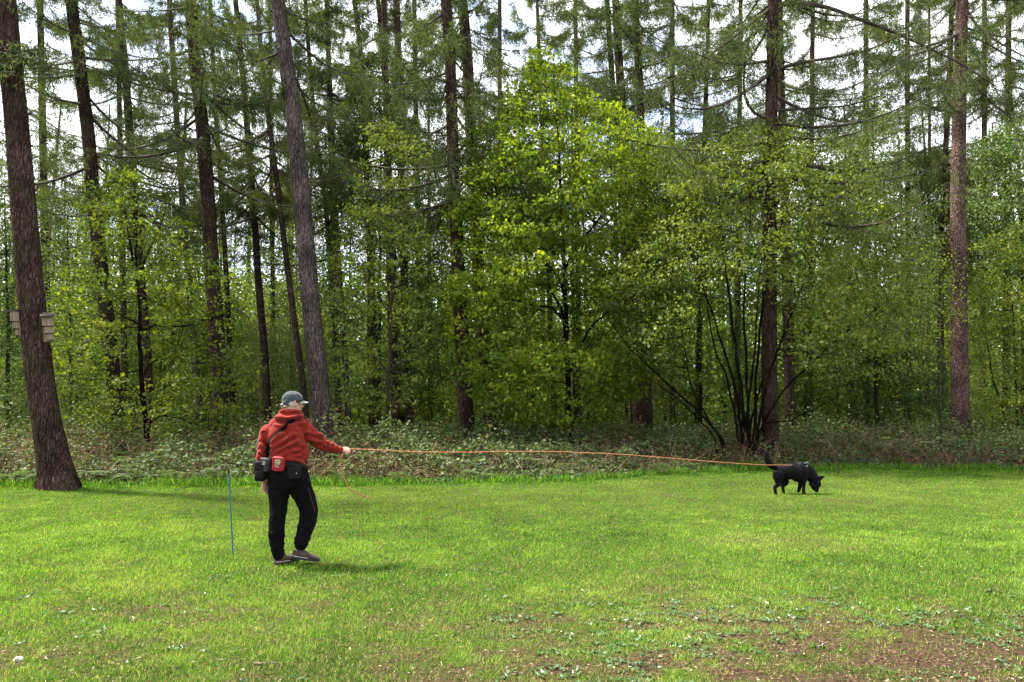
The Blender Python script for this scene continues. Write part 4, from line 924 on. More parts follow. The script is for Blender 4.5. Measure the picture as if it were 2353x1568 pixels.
M['brim'] = cloth_mat('pale_brim', (0.16, 0.17, 0.17), (0.22, 0.23, 0.22))
M['black_nylon'] = simple('black_nylon', (0.004, 0.004, 0.005), 0.7, 0.25, 90, 0.3, spec=0.15)
M['dark_grey_nylon'] = simple('dark_grey_nylon', (0.026, 0.028, 0.034), 0.7, 0.25, 90, 0.3)
M['red_nylon'] = simple('red_nylon', (0.24, 0.008, 0.012), 0.55, 0.25, 90, 0.3)
M['shoe'] = simple('shoe_suede', (0.06, 0.045, 0.032), 0.85, 0.35, 25, 0.3)
M['sole'] = simple('shoe_sole', (0.022, 0.018, 0.018), 0.8, 0.3, 30)
M['pale_trim'] = simple('pale_trim', (0.42, 0.40, 0.36), 0.7, 0.15, 40)
M['olive_patch'] = simple('olive_patch', (0.24, 0.24, 0.10), 0.7, 0.3, 60)
M['rope'] = simple('orange_rope', (0.22, 0.055, 0.022), 0.8, 0.35, 90, 0.5, col2=(0.55, 0.24, 0.12))
M['fur'] = simple('black_fur', (0.0015, 0.0015, 0.0018), 0.7, 0.4, 40, 0.9, col2=(0.0035, 0.0035, 0.004), spec=0.10)
M['teal_pole'] = simple('teal_paint', (0.010, 0.10, 0.17), 0.4, 0.2, 8)
M['box_wood'] = simple('weathered_pale_wood', (0.15, 0.105, 0.072), 0.85, 0.3, 14, 0.4, col2=(0.24, 0.185, 0.13), stretch=(3, 3, 0.25))
M['box_roof'] = simple('box_roof_felt', (0.05, 0.042, 0.036), 0.85, 0.3, 30)

PY = GY(1300)                                   # the walker's distance
SY = PY / FPX * 0.2821                          # metres per zoom pixel on the walker
def zp(zx, zy, dy=0.0):
    return P((600 + zx / 3.3375) * 0.9412, (930 + zy / 3.336) * 0.9412, PY + dy)
def zpx(poly): return [((600 + a / 3.3375) * 0.9412, (930 + b / 3.336) * 0.9412) for a, b in poly]
def hand(wrist, d, n, s, curl, L=0.095, spread=0.0, thumb_in=0.6, sc=1.0):
    """palm + five fingers. d: forearm direction, n: palm normal, s: towards the thumb side"""
    d, n, s = nrm(np.array(d, float)), nrm(np.array(n, float)), nrm(np.array(s, float)); W = np.array(wrist)
    out = [loft([W - d * .03, W + d * .02, W + d * L * .55, W + d * L], [.026, .029, .038, .037], [.019, .016, .014, .012], ref=s, n=14)]
    lens = [(.040, .025, .020), (.045, .029, .021), (.042, .027, .021), (.033, .021, .018)]
    for i, (off, ls) in enumerate(zip((.028, .0095, -.0095, -.027), lens)):
        p = W + d * L * (1.0 - 0.04 * abs(i - 1)) + s * off; pts = [p - d * .015, p]; ang = 0
        for k, l in enumerate(ls):
            ang += curl[k] * (1 + 0.06 * i)
            v = d * math.cos(ang) + n * math.sin(ang) + s * spread * (1.5 - i) * 0.1
            p = p + nrm(v) * l * sc; pts.append(p)
        out.append(loft(pts, [.0092, .0092, .0085, .008, .007], [.009, .009, .0083, .0078, .0066], ref=s, n=10))
    b = W + d * .025 + s * .026
    t1 = b + nrm(d * .75 + s * .55 + n * .35) * .04; t2 = t1 + nrm(d * .85 + s * (.2 - thumb_in * .5) + n * (.3 + thumb_in * .5)) * .032
    t3 = t2 + nrm(d * .8 - s * thumb_in * .6 + n * (.3 + thumb_in * .4)) * .026
    out.append(loft([b - d * .01 - s * .01, b, t1, t2, t3], [.013, .015, .0115, .0105, .0085], [.013, .013, .0105, .0095, .0075], ref=n, n=10))
    return out

def build_person():
    root = empty('person', (zp(330, 1515)[0], PY, 0))
    tag(root, 'person in red fleece, grey cap and black trousers holding the long orange lead', 'person')
    S = SY
    hx, hy = 0.80, 0.60                              # where the head looks: right and away
    F = np.array([hx, hy, -0.10]); F = F / np.linalg.norm(F); Rt = nrm(np.cross(F, [0, 0, 1.])); U = np.cross(Rt, F)
    HR = np.stack([Rt, F, U], 1); HC = zp(385, 178, 0.03)
    h = lambda x, y, z: HC + HR @ np.array([x, y, z])
    # ---- body: one continuous surface
    B = []
    B.append(ellipsoid(h(0, -.008, .018), (.074, .094, .092), HR)); B.append(ellipsoid(h(0, .030, -.045), (.060, .062, .072), HR))
    B.append(ellipsoid(h(0, .062, -.088), (.028, .024, .020), HR)); B.append(ellipsoid(h(0, .070, -.030), (.040, .022, .045), HR))
    B.append(ellipsoid(h(0, .083, .018), (.052, .012, .010), HR))
    B.append(loft([h(0, .088, .015), h(0, .104, -.018), h(0, .112, -.030), h(0, .098, -.040)], [.009, .011, .016, .014], [.008, .012, .012, .008], ref=Rt))
    B.append(loft([h(-.02, .092, -.060), h(0, .098, -.062), h(.02, .092, -.060)], [.007, .009, .007], [.006, .007, .006], ref=(0, 0, 1)))
    for sg in (-1, 1):
        B.append(ellipsoid(h(sg * .077, -.004, -.010), (.009, .019, .031), HR)); B.append(ellipsoid(h(sg * .082, -.010, .004), (.008, .017, .019), HR))
        B.append(ellipsoid(h(sg * .034, .072, -.026), (.022, .018, .018), HR))
    B.append(loft([h(0, -.012, -.03), zp(345, 290, .0), zp(340, 350, .0)], [.060, .060, .075], [.062, .062, .075]))
    B.append(loft([zp(340, 350), zp(335, 420), zp(340, 560), zp(345, 680), zp(350, 780)], [.10, .15, .15, .15, .15], [.05, .08, .09, .10, .10]))
    LA = [zp(172, 405, .0), zp(140, 500, -.02), zp(128, 590, -.03), zp(138, 700, -.02), zp(150, 800, -.02)]
    B.append(loft(LA, [.055, .047, .042, .034, .027], [.055, .047, .042, .032, .022]))
    RA = [zp(500, 405, .03), zp(570, 470, .10), zp(640, 525, .15), zp(710, 548, .17), zp(782, 566, .20)]
    B.append(loft(RA, [.055, .05, .044, .036, .026], [.055, .05, .044, .034, .022]))
    LL = [zp(265, 760), zp(262, 900), zp(262, 1080, -.03), zp(252, 1230, 0.0), zp(262, 1380)]
    B.append(loft(LL, [.085, .08, .062, .052, .036], [.09, .085, .065, .055, .038]))
    RL = [zp(430, 780), zp(465, 900, .04), zp(510, 1050, .08), zp(480, 1180, .04), zp(440, 1320, .0)]
    B.append(loft(RL, [.085, .08, .062, .052, .036], [.09, .085, .065, .055, .038]))
    h1 = zp(242, 1500, .0); h1[2] = .012; t1 = np.array([h1[0] + .175, h1[1] + .19, .012])
    h2 = zp(385, 1440, .03); t2 = np.array([h2[0] + .235, h2[1] + .11, .014]); h2[2] = .070
    an1 = h1 + (t1 - h1) * .22 + [0, 0, .09]; an2 = h2 + (t2 - h2) * .22 + [0, 0, .09]
    B.append(loft([zp(262, 1380), an1, h1 + (t1 - h1) * .3 + [0, 0, .045], h1 + (t1 - h1) * .7 + [0, 0, .035]], [.035, .030, .028, .022], [.035, .030, .022, .015], ref=(1, -.5, 0)))
    B.append(loft([zp(440, 1320), an2, h2 + (t2 - h2) * .3 + [0, 0, .045], h2 + (t2 - h2) * .7 + [0, 0, .035]], [.035, .030, .028, .022], [.035, .030, .022, .015], ref=(.3, 1, 0)))
    # left hand hangs relaxed, right hand closes on the line
    B += hand(zp(152, 812, -.02), (0.02, .02, -1), (0.75, .45, 0.1), (0.45, 0.85, 0), (.35, .45, .35), L=.088)
    hd = nrm(np.array([.86, .42, -.10])); hs = nrm(np.array([-.25, .62, .74]))
    hn = np.cross(hs, hd); hn = nrm(hn if hn[2] < 0 else -hn); hs = nrm(np.cross(hd, hn)); hs = hs if hs[1] > 0 else -hs
    W = zp(785, 562, .20)
    B += hand(W, hd, hn, hs, (1.05, 1.35, .9), L=.080, thumb_in=.9)
    fuse('body', B, 0.0042, M['skin'], root, smooth=2)
    for sg in (-1, 1):
        v, f, _ = ellipsoid(h(sg * .032, .084, .0), (.011, .011, .011), HR, 12, 10); mesh_np('eye', [(v, f, 0)], M['pale_trim'], root, smooth=True)
    # ---- trousers
    T = []
    T.append(loft([zp(345, 640, .0), zp(345, 700, .0), zp(342, 780, .0), zp(335, 850, .0)], [.185, .200, .208, .180], [.140, .155, .165, .150], n=24))
    T.append(loft([zp(270, 780), zp(266, 880), zp(268, 980, -.01), zp(262, 1080, -.03), zp(252, 1180, -.02), zp(250, 1260), zp(257, 1340), zp(266, 1432)],
                  [.118, .108, .094, .084, .082, .080, .066, .055], [.130, .118, .105, .092, .092, .088, .070, .056], n=20))
    T.append(loft([zp(418, 780), zp(450, 880, .03), zp(490, 970, .06), zp(517, 1060, .08), zp(505, 1150, .06), zp(478, 1230, .03), zp(455, 1300, .01), zp(443, 1352, 0)],
                  [.122, .112, .103, .096, .090, .080, .070, .062], [.130, .118, .108, .098, .094, .085, .072, .060], n=20))
    T.append(loft([zp(440, 700, -.02), zp(445, 790, -.03), zp(430, 860, -.02)], [.075, .09, .05], [.10, .12, .08]))
    folds_t = [(zpx(q), a, b) for q, a, b in [
        ([(190,1255),(240,1240),(310,1262)], .008, 5), ([(195,1325),(250,1345),(315,1330)], .008, 5), ([(200,1380),(260,1365),(305,1385)], .007, 4),
        ([(200,1150),(235,1200),(225,1270)], .006, 5), ([(400,1280),(455,1300),(520,1290)], .009, 5), ([(395,1320),(450,1335),(500,1330)], .008, 4),
        ([(330,1060),(290,1090),(240,1100)], .006, 6), ([(430,1180),(480,1195),(540,1170)], .007, 6), ([(460,1020),(520,1060),(570,1030)], .006, 6),
        ([(330,720),(345,850),(280,910)], .010, 6), ([(370,950),(420,920),(500,900)], .007, 7), ([(220,940),(280,955),(340,940)], .006, 7)]]
    def dt(co, no):
        px = world_px(co); d = 0
        for poly, amp, w_ in folds_t: d = d + amp * np.exp(-(seg_d(px, poly) / w_) ** 2)
        d = d + 0.010 * (vnoise(co * [1, 1, 1.6], 11, 3, 2) - 0.5)
        return co + no * d[:, None]
    fuse('trousers', T, 0.008, M['trousers'], root, smooth=6, disp=dt)
    # ---- fleece with hood, folds over the back
    H = []
    H.append(loft([zp(335, 345, .02), zp(330, 395, .0), zp(332, 470, -.01), zp(345, 560, -.01), zp(348, 630, .0), zp(352, 668, .0)],
                  [.135, .195, .212, .205, .196, .186], [.10, .130, .145, .155, .155, .140], n=28))
    H.append(loft([zp(210, 372, .0), zp(300, 335, .02), zp(400, 335, .03), zp(495, 368, .03)], [.05, .075, .08, .06], [.075, .10, .10, .08], ref=(0, 0, 1)))
    H.append(loft([zp(190, 400), zp(160, 470, -.02), zp(140, 550, -.035), zp(128, 620, -.03), zp(132, 700, -.02), zp(148, 795, -.02)],
                  [.078, .074, .066, .058, .050, .040], [.082, .078, .066, .058, .05, .04]))
    H.append(loft([zp(478, 400, .02), zp(540, 445, .07), zp(605, 500, .13), zp(665, 532, .16), zp(725, 556, .18), zp(775, 566, .195)],
                  [.090, .088, .080, .068, .055, .042], [.092, .088, .078, .066, .054, .042], ref=(0, 0, 1)))
    H.append(loft([zp(470, 560, .02), zp(455, 640, .02), zp(470, 685, .02)], [.065, .07, .045], [.11, .12, .10]))
    # hood lying bunched round the neck
    H.append(loft([zp(452, 275, .07), zp(425, 290, .0), zp(370, 305, -.07), zp(305, 305, -.075), zp(268, 298, -.03), zp(258, 288, .05)], [.026, .036, .048, .048, .036, .028], [.026, .034, .040, .040, .034, .028], ref=(0, 0, 1)))
    H.append(loft([zp(440, 262, .05), zp(400, 255, -.02), zp(345, 250, -.05), zp(300, 262, -.04), zp(275, 275, .02)], [.022, .030, .034, .032, .026], [.022, .026, .028, .026, .024], ref=(0, 0, 1)))
    H.append(loft([zp(350, 260, .01), zp(348, 300, .0), zp(345, 340, .0)], [.078, .095, .115], [.075, .09, .10]))
    folds = [(zpx(q), a, b) for q, a, b in [
        ([(200,560),(260,520),(330,470),(400,440)], .010, 5), ([(185,600),(250,580),(330,540),(420,490)], .012, 5),
        ([(190,625),(260,612),(340,580),(440,565)], .011, 4.5), ([(195,645),(280,622),(360,610),(440,615)], .009, 4), ([(330,640),(400,640),(450,655),(490,690)], .008, 4),
        ([(205,520),(240,480),(300,430)], .008, 5), ([(500,420),(560,440),(620,448)], .010, 5), ([(520,470),(570,490),(620,495)], .010, 5),
        ([(560,400),(600,430),(630,460)], .006, 4), ([(640,470),(660,500),(650,530)], .009, 4), ([(675,490),(695,520),(685,550)], .008, 4),
        ([(710,505),(730,535),(722,565)], .007, 4), ([(745,530),(757,555),(752,580)], .005, 3), ([(490,340),(486,420),(492,520)], -.007, 3.5),
        ([(150,430),(160,500),(185,560)], -.010, 4), ([(120,520),(150,540),(170,575)], .008, 4), ([(110,580),(140,595),(165,620)], .008, 4),
        ([(255,290),(330,300),(420,285),(470,305)], .008, 4), ([(250,330),(330,342),(400,322),(470,312)], -.014, 5), ([(300,262),(350,280),(430,268)], -.009, 4),
        ([(440,560),(400,520),(380,460)], -.006, 6)]]
    def dh(co, no):
        px = world_px(co); d = 0
        for poly, amp, w_ in folds: q_ = seg_d(px, poly) / w_; d = d + 1.6 * amp * (np.exp(-q_ ** 2) - 0.75 * np.exp(-((q_ - 1.7) / .8) ** 2))
        d = d + 0.012 * (vnoise(co * [1, 1, 1.3], 9, 13, 2) - 0.5)
        co = co + no * d[:, None]
        return co
    hood = fuse('fleece', H, 0.0065, M['fleece'], root, smooth=7, disp=dh)
    # ---- hair and cap
    r = np.random.default_rng(5); hp = []
    hp.append(ellipsoid(h(.0, -.074, -.040), (.056, .026, .030), HR)); hp.append(ellipsoid(h(-.034, -.080, -.046), (.028, .028, .022), HR))
    for sg in (-1, 1): hp.append(ellipsoid(h(sg * .066, -.030, -.012), (.014, .040, .036), HR)); hp.append(ellipsoid(h(sg * .068, .020, -.012), (.008, .012, .030), HR))
    def dhair(co, no): return co + no * (0.014 * (vnoise(co, 60, 3, 2) - 0.4))[:, None]
    fuse('hair', hp, 0.004, M['white_hair'], root, smooth=2, disp=dhair)
    tuft = zp(298, 200, -.02); hp = [ellipsoid(tuft, (.021, .020, .017)), ellipsoid(tuft + [.022, .01, .002], (.02, .02, .017))]
    hb = fuse('hair_tuft', hp, 0.003, M['white_hair'], root, smooth=1, disp=dhair)
    cp = [ellipsoid(h(0, -.010, .034), (.088, .108, .088), HR, 28, 20), ellipsoid(h(0, -.050, .005), (.080, .062, .065), HR)]
    def dcap(co, no):
        q = (co - HC) @ HR
        lim = -0.012 + 0.42 * q[:, 1]
        q[:, 2] = np.maximum(q[:, 2], lim)
        ang = np.arctan2(q[:, 0], q[:, 1] + .01)
        q = q * (1 - 0.012 * np.exp(-((np.mod(ang + math.pi / 6, math.pi / 3) - math.pi / 6) / .05) ** 2) * (q[:, 2] > .01))[:, None]
        co = HC + q @ HR.T
        return co + no * (0.009 * (vnoise(co, 34, 8, 2) - 0.5))[:, None]
    cap = fuse('cap', cp, 0.0045, M['cap'], root, smooth=2, disp=dcap)
    # peak: curved thin sheet with thickness
    u = np.linspace(-1, 1, 17); t = np.linspace(0, 1, 9); top = []
    for tt in t:
        for uu in u:
            a = uu * 1.15; rr = .100 + .070 * tt * math.cos(uu * 1.25) ** .5 if abs(uu) < 1 else .100
            top.append(h(.084 / .1 * math.sin(a) * (rr * .92), -.010 + math.cos(a) * rr * 1.03, .036 - .026 * uu ** 2 - .016 * tt))
    top = np.array(top); nn = len(u); i = (np.arange(nn - 1)[None] + np.arange(len(t) - 1)[:, None] * nn)
    fq = np.stack([i, i + 1, i + 1 + nn, i + nn], -1).reshape(-1, 4); bot = top - HR[:, 2] * .004
    ring = np.r_[np.arange(nn), np.arange(1, len(t)) * nn + nn - 1, np.arange(nn - 2, -1, -1) + (len(t) - 1) * nn, np.arange(len(t) - 2, 0, -1) * nn]
    rn = np.roll(ring, -1); m_ = len(top)
    fs = np.stack([ring, ring + m_, rn + m_, rn], 1)
    mesh_np('brim', [(np.vstack([top, bot]), np.vstack([fq, fq[:, ::-1] + m_, fs]), 0)], M['brim'], cap, smooth=False)
    bp = np.array([h(.088 * math.sin(a), -.012 + .108 * math.cos(a), .002 + .036 * math.cos(a)) for a in np.linspace(-1.5, 1.5, 20)])
    v, f = tube_path(bp, .0065, 6); mesh_np('trim', [(v, f, 0)], M['black_nylon'], cap, smooth=True)  # dark band standing in for the likely sunglasses perched above the brim
    st = np.array([h(.080 * math.sin(a), -.012 + .112 * math.cos(a), -.038) for a in np.linspace(2.2, 4.1, 14)])
    v, f = tube_path(st, .005, 6); mesh_np('strap', [(v, f, 0)], M['black_nylon'], cap, smooth=True)
    # ---- shoes: upper, sole, laces
    def shoe(heel, toe, up, lift, lab=None):
        heel, toe = np.array(heel), np.array(toe); d = nrm(toe - heel); L_ = np.linalg.norm(toe - heel); upv = nrm(np.array(up)); s = nrm(np.cross(d, upv)); upv = np.cross(s, d)
        g = lambda x, z, y=0: heel + d * x * L_ + upv * z + s * y
        up_ = [loft([g(.02, .055), g(.25, .055), g(.5, .05), g(.75, .04), g(.95, .032)], [.040, .043, .047, .049, .036], [.042, .042, .036, .026, .018], ref=s, n=20),
               loft([g(.14, .05), g(.20, .085), g(.24, .112)], [.044, .042, .040], [.055, .050, .046], ref=s)]
        o = fuse('shoe', up_, .0045, M['shoe'], root, smooth=3, disp=lambda co, no: co + no * (0.004 * (vnoise(co, 45, 2, 2) - .5))[:, None])
        xs = np.linspace(0, 1, 24); wd = .030 + .020 * np.sin(np.clip(xs * 1.15, 0, 1) * math.pi) ** .6 + .006 * (xs > .5)
        wd[0] = .024; wd[-1] = .018; xo = xs * 1.06 - .03; ro = .012 * np.clip((xs - .8) / .2, 0, 1) ** 2
        V = []
        for z in (0.0, .014, .026):
            for sg in (-1, 1): V.append(np.array([g(a, z + c, sg * w_ * (1.0 if z < .02 else .97)) for a, w_, c in zip(xo, wd, ro)]))
        V = np.vstack(V); k = 24; i = np.arange(k - 1); F_ = []
        q = lambda a, b: np.stack([i + a * k, i + 1 + a * k, i + 1 + b * k, i + b * k], 1)
        F_ = np.vstack([q(0, 1), q(0, 2), q(2, 4), q(1, 3), q(3, 5), q(4, 5), [[0, k, 3 * k, 2 * k], [2 * k, 3 * k, 5 * k, 4 * k], [k - 1, 2 * k - 1, 4 * k - 1, 3 * k - 1], [3 * k - 1, 4 * k - 1, 6 * k - 1, 5 * k - 1]]])
        mesh_np('sole', [(V, F_, 0)], M['sole'], o)
        band = np.array([g(a, .027 + c, w_ + .001) for a, w_, c in zip(xo, wd, ro)]); b2 = np.array([g(a, .027 + c, -w_ - .001) for a, w_, c in zip(xo, wd, ro)])
        v1, f1 = tube_path(np.vstack([b2[12::-1], band[:13]]), .0035, 5); mesh_np('heel_trim', [(v1, f1, 0)], M['pale_trim'], o)
        A = [];Bq = []
        for x_ in (.38, .47, .56, .65): A.append(g(x_, .092 - (x_ - .3) * .08, -.022)); Bq.append(g(x_ + .03, .092 - (x_ - .3) * .08, .022))
        v, f = tubes(A, Bq, .0035, .0035, 5); mesh_np('laces', [(v, f, 0)], M['pale_trim'], o)
        return o
    gz = 0.004
    shoe(h1, t1, (0, 0, 1), 0)
    shoe(h2, t2, (.10, 0, 1), 0)
    return root, hood
person, fleece = build_person()

# ---- things worn and carried, laid on the clothes' real surface
bpy.context.view_layer.update()
def bvh_of(names):
    V = []; F = []; b = 0
    for o in names:
        mw = o.matrix_world; off = np.array(o.parent.location) if o.parent else 0
        for v in o.data.vertices: V.append(tuple(np.array(v.co) + off))
        for p in o.data.polygons: F.append([i + b for i in p.vertices])
        b = len(V)
    return BVHTree.FromPolygons(V, F)
trs = [o for o in person.children if o.name.startswith('trousers')][0]
BV = bvh_of([fleece, trs])
def hit(zx, zy, lift=0.004):
    t = zp(zx, zy); d = Vector(t) - Vector((0, 0, CAMZ)); d.normalize()
    loc, no, i, ds = BV.ray_cast(Vector((0, 0, CAMZ)), d)
    if loc is None: return np.array(t), np.array([0, -1., 0])
    return np.array(loc + no * lift), np.array(no)
def ribbon(name, pts, nos, wdt, th, material, parent):
    pts = np.array(pts); nos = nrm(np.array(nos))
    for _ in range(3):
        for arr in (pts, nos):
            c = arr.copy(); c[1:-1] = .25 * arr[:-2] + .5 * arr[1:-1] + .25 * arr[2:]; arr[:] = c
    t = nrm(np.gradient(pts, axis=0)); s = nrm(np.cross(t, nos))
    V = np.concatenate([pts + s * wdt / 2, pts - s * wdt / 2, pts - s * wdt / 2 + nos * th, pts + s * wdt / 2 + nos * th]); k = len(pts); i = np.arange(k - 1)
    F = np.vstack([np.stack([i + a * k, i + 1 + a * k, i + 1 + b * k, i + b * k], 1) for a, b in ((0, 1), (1, 2), (2, 3), (3, 0))] + [[[0, k, 2 * k, 3 * k]], [[k - 1, 2 * k - 1, 3 * k - 1, 4 * k - 1]]])
    return mesh_np(name, [(V, F, 0)], material, parent, smooth=False)
def line_hits(poly, n, lift=0.005):
    p = resample(np.array(poly, float), n); H_ = [hit(a, b, lift) for a, b in p]
    return [q[0] for q in H_], [q[1] for q in H_]

def rounded(name, c, ax, hw, hh, hd, material, parent, bev=0.012, puff=0.0):
    """soft box: ax = (right, up, out) unit vectors"""
    bm = bmesh.new(); bmesh.ops.create_cube(bm, size=2.0)
    bmesh.ops.subdivide_edges(bm, edges=bm.edges, cuts=5, use_grid_fill=True)
    R_ = np.array(ax)
    for v in bm.verts:
        x, y, z = v.co; e = (abs(x) ** 6 + abs(y) ** 6 + abs(z) ** 6) ** (1 / 6.); x, y, z = x / e, y / e, z / e
        zz = z * hd * (1 + puff * (1 - x * x) * (1 - y * y) * (1 if z > 0 else 0))
        q = R_[0] * x * hw + R_[1] * y * hh + R_[2] * zz; v.co = q
    off = np.array(parent.location) if parent is not None else np.zeros(3)
    if parent is not None and parent.parent is not None: off = off + np.array(parent.parent.location)
    me = bpy.data.meshes.new(name); bm.to_mesh(me); bm.free()
    for v in me.vertices: v.co = Vector(np.array(v.co) + np.array(c) - off)
    me.materials.append(material); me.polygons.foreach_set('use_smooth', np.ones(len(me.polygons), bool)); me.update()
    o = bpy.data.objects.new(name, me); COL.objects.link(o)
    if parent is not None: o.parent = parent
    return o
def pouch(label, name, z0, z1, z2, z3, out, depth, mat_, kind, tilt=0.0):
    """z0..z3: left, top, right, bottom on the walker's zoom"""
    c, no = hit((z0 + z2) / 2, (z1 + z3) / 2, 0.0); no = nrm(np.array([no[0], no[1], 0.05])); no = nrm(no * .25 + np.array(out) * .75)
    hw, hh = (z2 - z0) / 2 * SY, (z3 - z1) / 2 * SY
    upv = nrm(np.array([math.sin(tilt), 0, math.cos(tilt)])); rt = nrm(np.cross(upv, -no)); rt = rt if rt[0] > 0 else -rt; upv = np.cross(rt, no); upv = upv if upv[2] > 0 else -upv
    c = zp((z0 + z2) / 2, (z1 + z3) / 2); cc, _ = hit((z0 + z2) / 2, (z1 + z3) / 2, 0.0); c = cc + no * depth * .75
    root = empty(name, c); tag(root, label, kind)
    ax = (rt, upv, no)
    rounded('pouch_body', c, ax, hw, hh, depth, mat_, root)
    fl = rounded('flap', c + upv * hh * .45 + no * depth * .35, ax, hw * 1.03, hh * .56, depth * .75, mat_, root)
    return root, c, ax, hw, hh, depth
r1, c, ax, hw, hh, dp = pouch('black bulging hip bag hanging over the left hand of the walker', 'hip_bag', 88, 655, 172, 815, (-.2, -1, 0), .035, M['black_nylon'], 'bag')
rt, up, no = ax
rounded('side_pocket', c - up * hh * .35 + no * dp * .7, ax, hw * .8, hh * .4, dp * .5, M['black_nylon'], r1)
# sling strap over the back belongs to the hip bag
pts, nos = line_hits([(392, 318), (350, 350), (300, 395), (250, 445), (205, 495), (188, 530), (180, 590), (160, 650)], 60, .016)
ribbon('strap', pts, nos, .032, .004, M['trousers'], r1)
pts, nos = line_hits([(120, 668), (150, 664), (190, 672), (250, 676), (330, 678), (400, 682), (450, 690), (490, 700)], 50, .003)
ribbon('belt', pts, nos, .038, .004, M['black_nylon'], r1)
r2, c, ax, hw, hh, dp = pouch('dark grey square pouch on the belt between the black bag and the red pouch', 'belt_pouch', 145, 626, 236, 738, (-.2, -1, 0), .048, M['dark_grey_nylon'], 'pouch', .08)
rt, up, no = ax
def outline(name, c, ax, pts, rad, mat_, parent):
    p = np.array([c + ax[0] * a + ax[1] * b for a, b in pts + pts[:1]]); v, f = tubes(p[:-1], p[1:], rad, rad, 5); return mesh_np(name, [(v, f, 0)], mat_, parent)
face = c + no * dp * 1.12
outline('zip', face + up * .0, ax, [(-hw * .8, -hh * .75), (hw * .8, -hh * .75), (hw * .8, hh * .72), (-hw * .8, hh * .72)], .0022, M['black_nylon'], r2)
em = outline('emblem', face + up * hh * .25, ax, [(-.020, -.014), (.020, -.014), (.026, .010), (0, .022), (-.026, .010)], .0018, M['pale_trim'], r2)
A = [face + up * hh * .25 + rt * a + up * b for a, b in ((-.010, -.004), (0, .008), (.004, -.006))]; Bq = [face + up * hh * .25 + rt * a + up * b for a, b in ((0, .008), (.010, -.002), (.012, .006))]
v, f = tubes(A, Bq, .0025, .0018, 5); mesh_np('emblem_mark', [(v, f, 0)], M['pale_trim'], r2)
r3, c, ax, hw, hh, dp = pouch('small bright red pouch on the belt with an olive and white patch', 'belt_pouch', 232, 619, 324, 735, (-.1, -1, 0), .032, M['red_nylon'], 'pouch', .05)
rt, up, no = ax; face = c + no * dp * 1.16
rounded('patch', face + up * hh * .30 + rt * .002, ax, hw * .50, hh * .34, .003, M['olive_patch'], r3)
A = []; Bq = []
for i_ in range(4):
    for j_ in range(4):
        if (i_ * 3 + j_ * 5) % 4 != 1:
            p = face - up * (hh * .06 + .0085 * i_) + rt * (-.018 + .0105 * j_) + no * .003; A.append(p - rt * .003); Bq.append(p + rt * .004)
v, f = tubes(A, Bq, .0028, .0028, 4); mesh_np('patch_lettering', [(v, f, 0)], M['pale_trim'], r3)
outline('trim', face + rt * 0, ax, [(-hw * .85, -hh * .8), (hw * .85, -hh * .8), (hw * .85, hh * .8), (-hw * .85, hh * .8)], .003, M['red_nylon'], r3)
r4, c, ax, hw, hh, dp = pouch('flat black treat pouch on the right back hip of the walker', 'treat_pouch', 345, 700, 450, 800, (.1, -1, 0), .022, M['black_nylon'], 'pouch', -.05)
v, f = tubes([c + ax[2] * dp * 1.3 + ax[0] * .02], [c + ax[2] * dp * 1.3 + ax[0] * .03 - ax[1] * .006], .004, .004, 6); mesh_np('buckle', [(v, f, 0)], M['pale_trim'], r4)
pts, nos = line_hits([(508, 870), (522, 920), (540, 985), (553, 1030), (565, 1068)], 30, .001)
rb = ribbon('piping', pts, nos, .0035, .002, simple('dull_orange_piping', (0.10, 0.035, 0.02), 0.7), trs)

# ------------------------------------------------------------------ the long line
DY = GY(1137)
HP = zp(815, 556, .235); DP = P((1820 + 1195 / 9.8) * .9412, (1080 + 548 / 9.8) * .9412, DY)
def online(px, py):
    """point seen at (px,py) lying in the upright plane through hand and dog"""
    u = (px - CX) / FPX; v = -(py - CY) / FPX; yy = math.cos(PITCH) - v * math.sin(PITCH); zz = math.sin(PITCH) + v * math.cos(PITCH)
    k = (DP[0] - HP[0]) / (DP[1] - HP[1]); s = (HP[0] - k * HP[1]) / (u - k * yy)
    return np.array((u * s, yy * s, CAMZ + zz * s))
mid = [online(a, b) for a, b in [(860,1034),(950,1039),(1060,1040),(1160,1038),(1260,1038),(1350,1041),(1450,1046),(1540,1053),(1620,1060),(1700,1066),(1760,1069)]]
main = [zp(795, 574, .215), zp(808, 562, .23), HP] + mid + [DP]
tail_ = [zp(795, 574, .215), zp(779, 600, .20), zp(772, 650, .19), zp(773, 700, .18), zp(788, 745, .17), zp(800, 790, .16), zp(825, 850, .15), zp(870, 895, .14), zp(925, 925, .13), zp(975, 945, .12), zp(1010, 966, .12)]
lroot = empty('long_lead', HP); tag(lroot, 'long orange rope lead stretched from the walker hand to the black dog', 'lead')
def rope(name, pts, n, parent, r0=.0064):
    p = resample(np.array(pts), n); p += 0.0015 * rng.normal(size=p.shape); v, f = tube_path(p, r0 * (1 + .12 * np.sin(np.arange(n) * 2.1)), 7)
    return mesh_np(name, [(v, f, 0)], M['rope'], parent, smooth=True)
rope('stretched_rope', main, 320, lroot); rope('loose_end', tail_, 90, lroot)

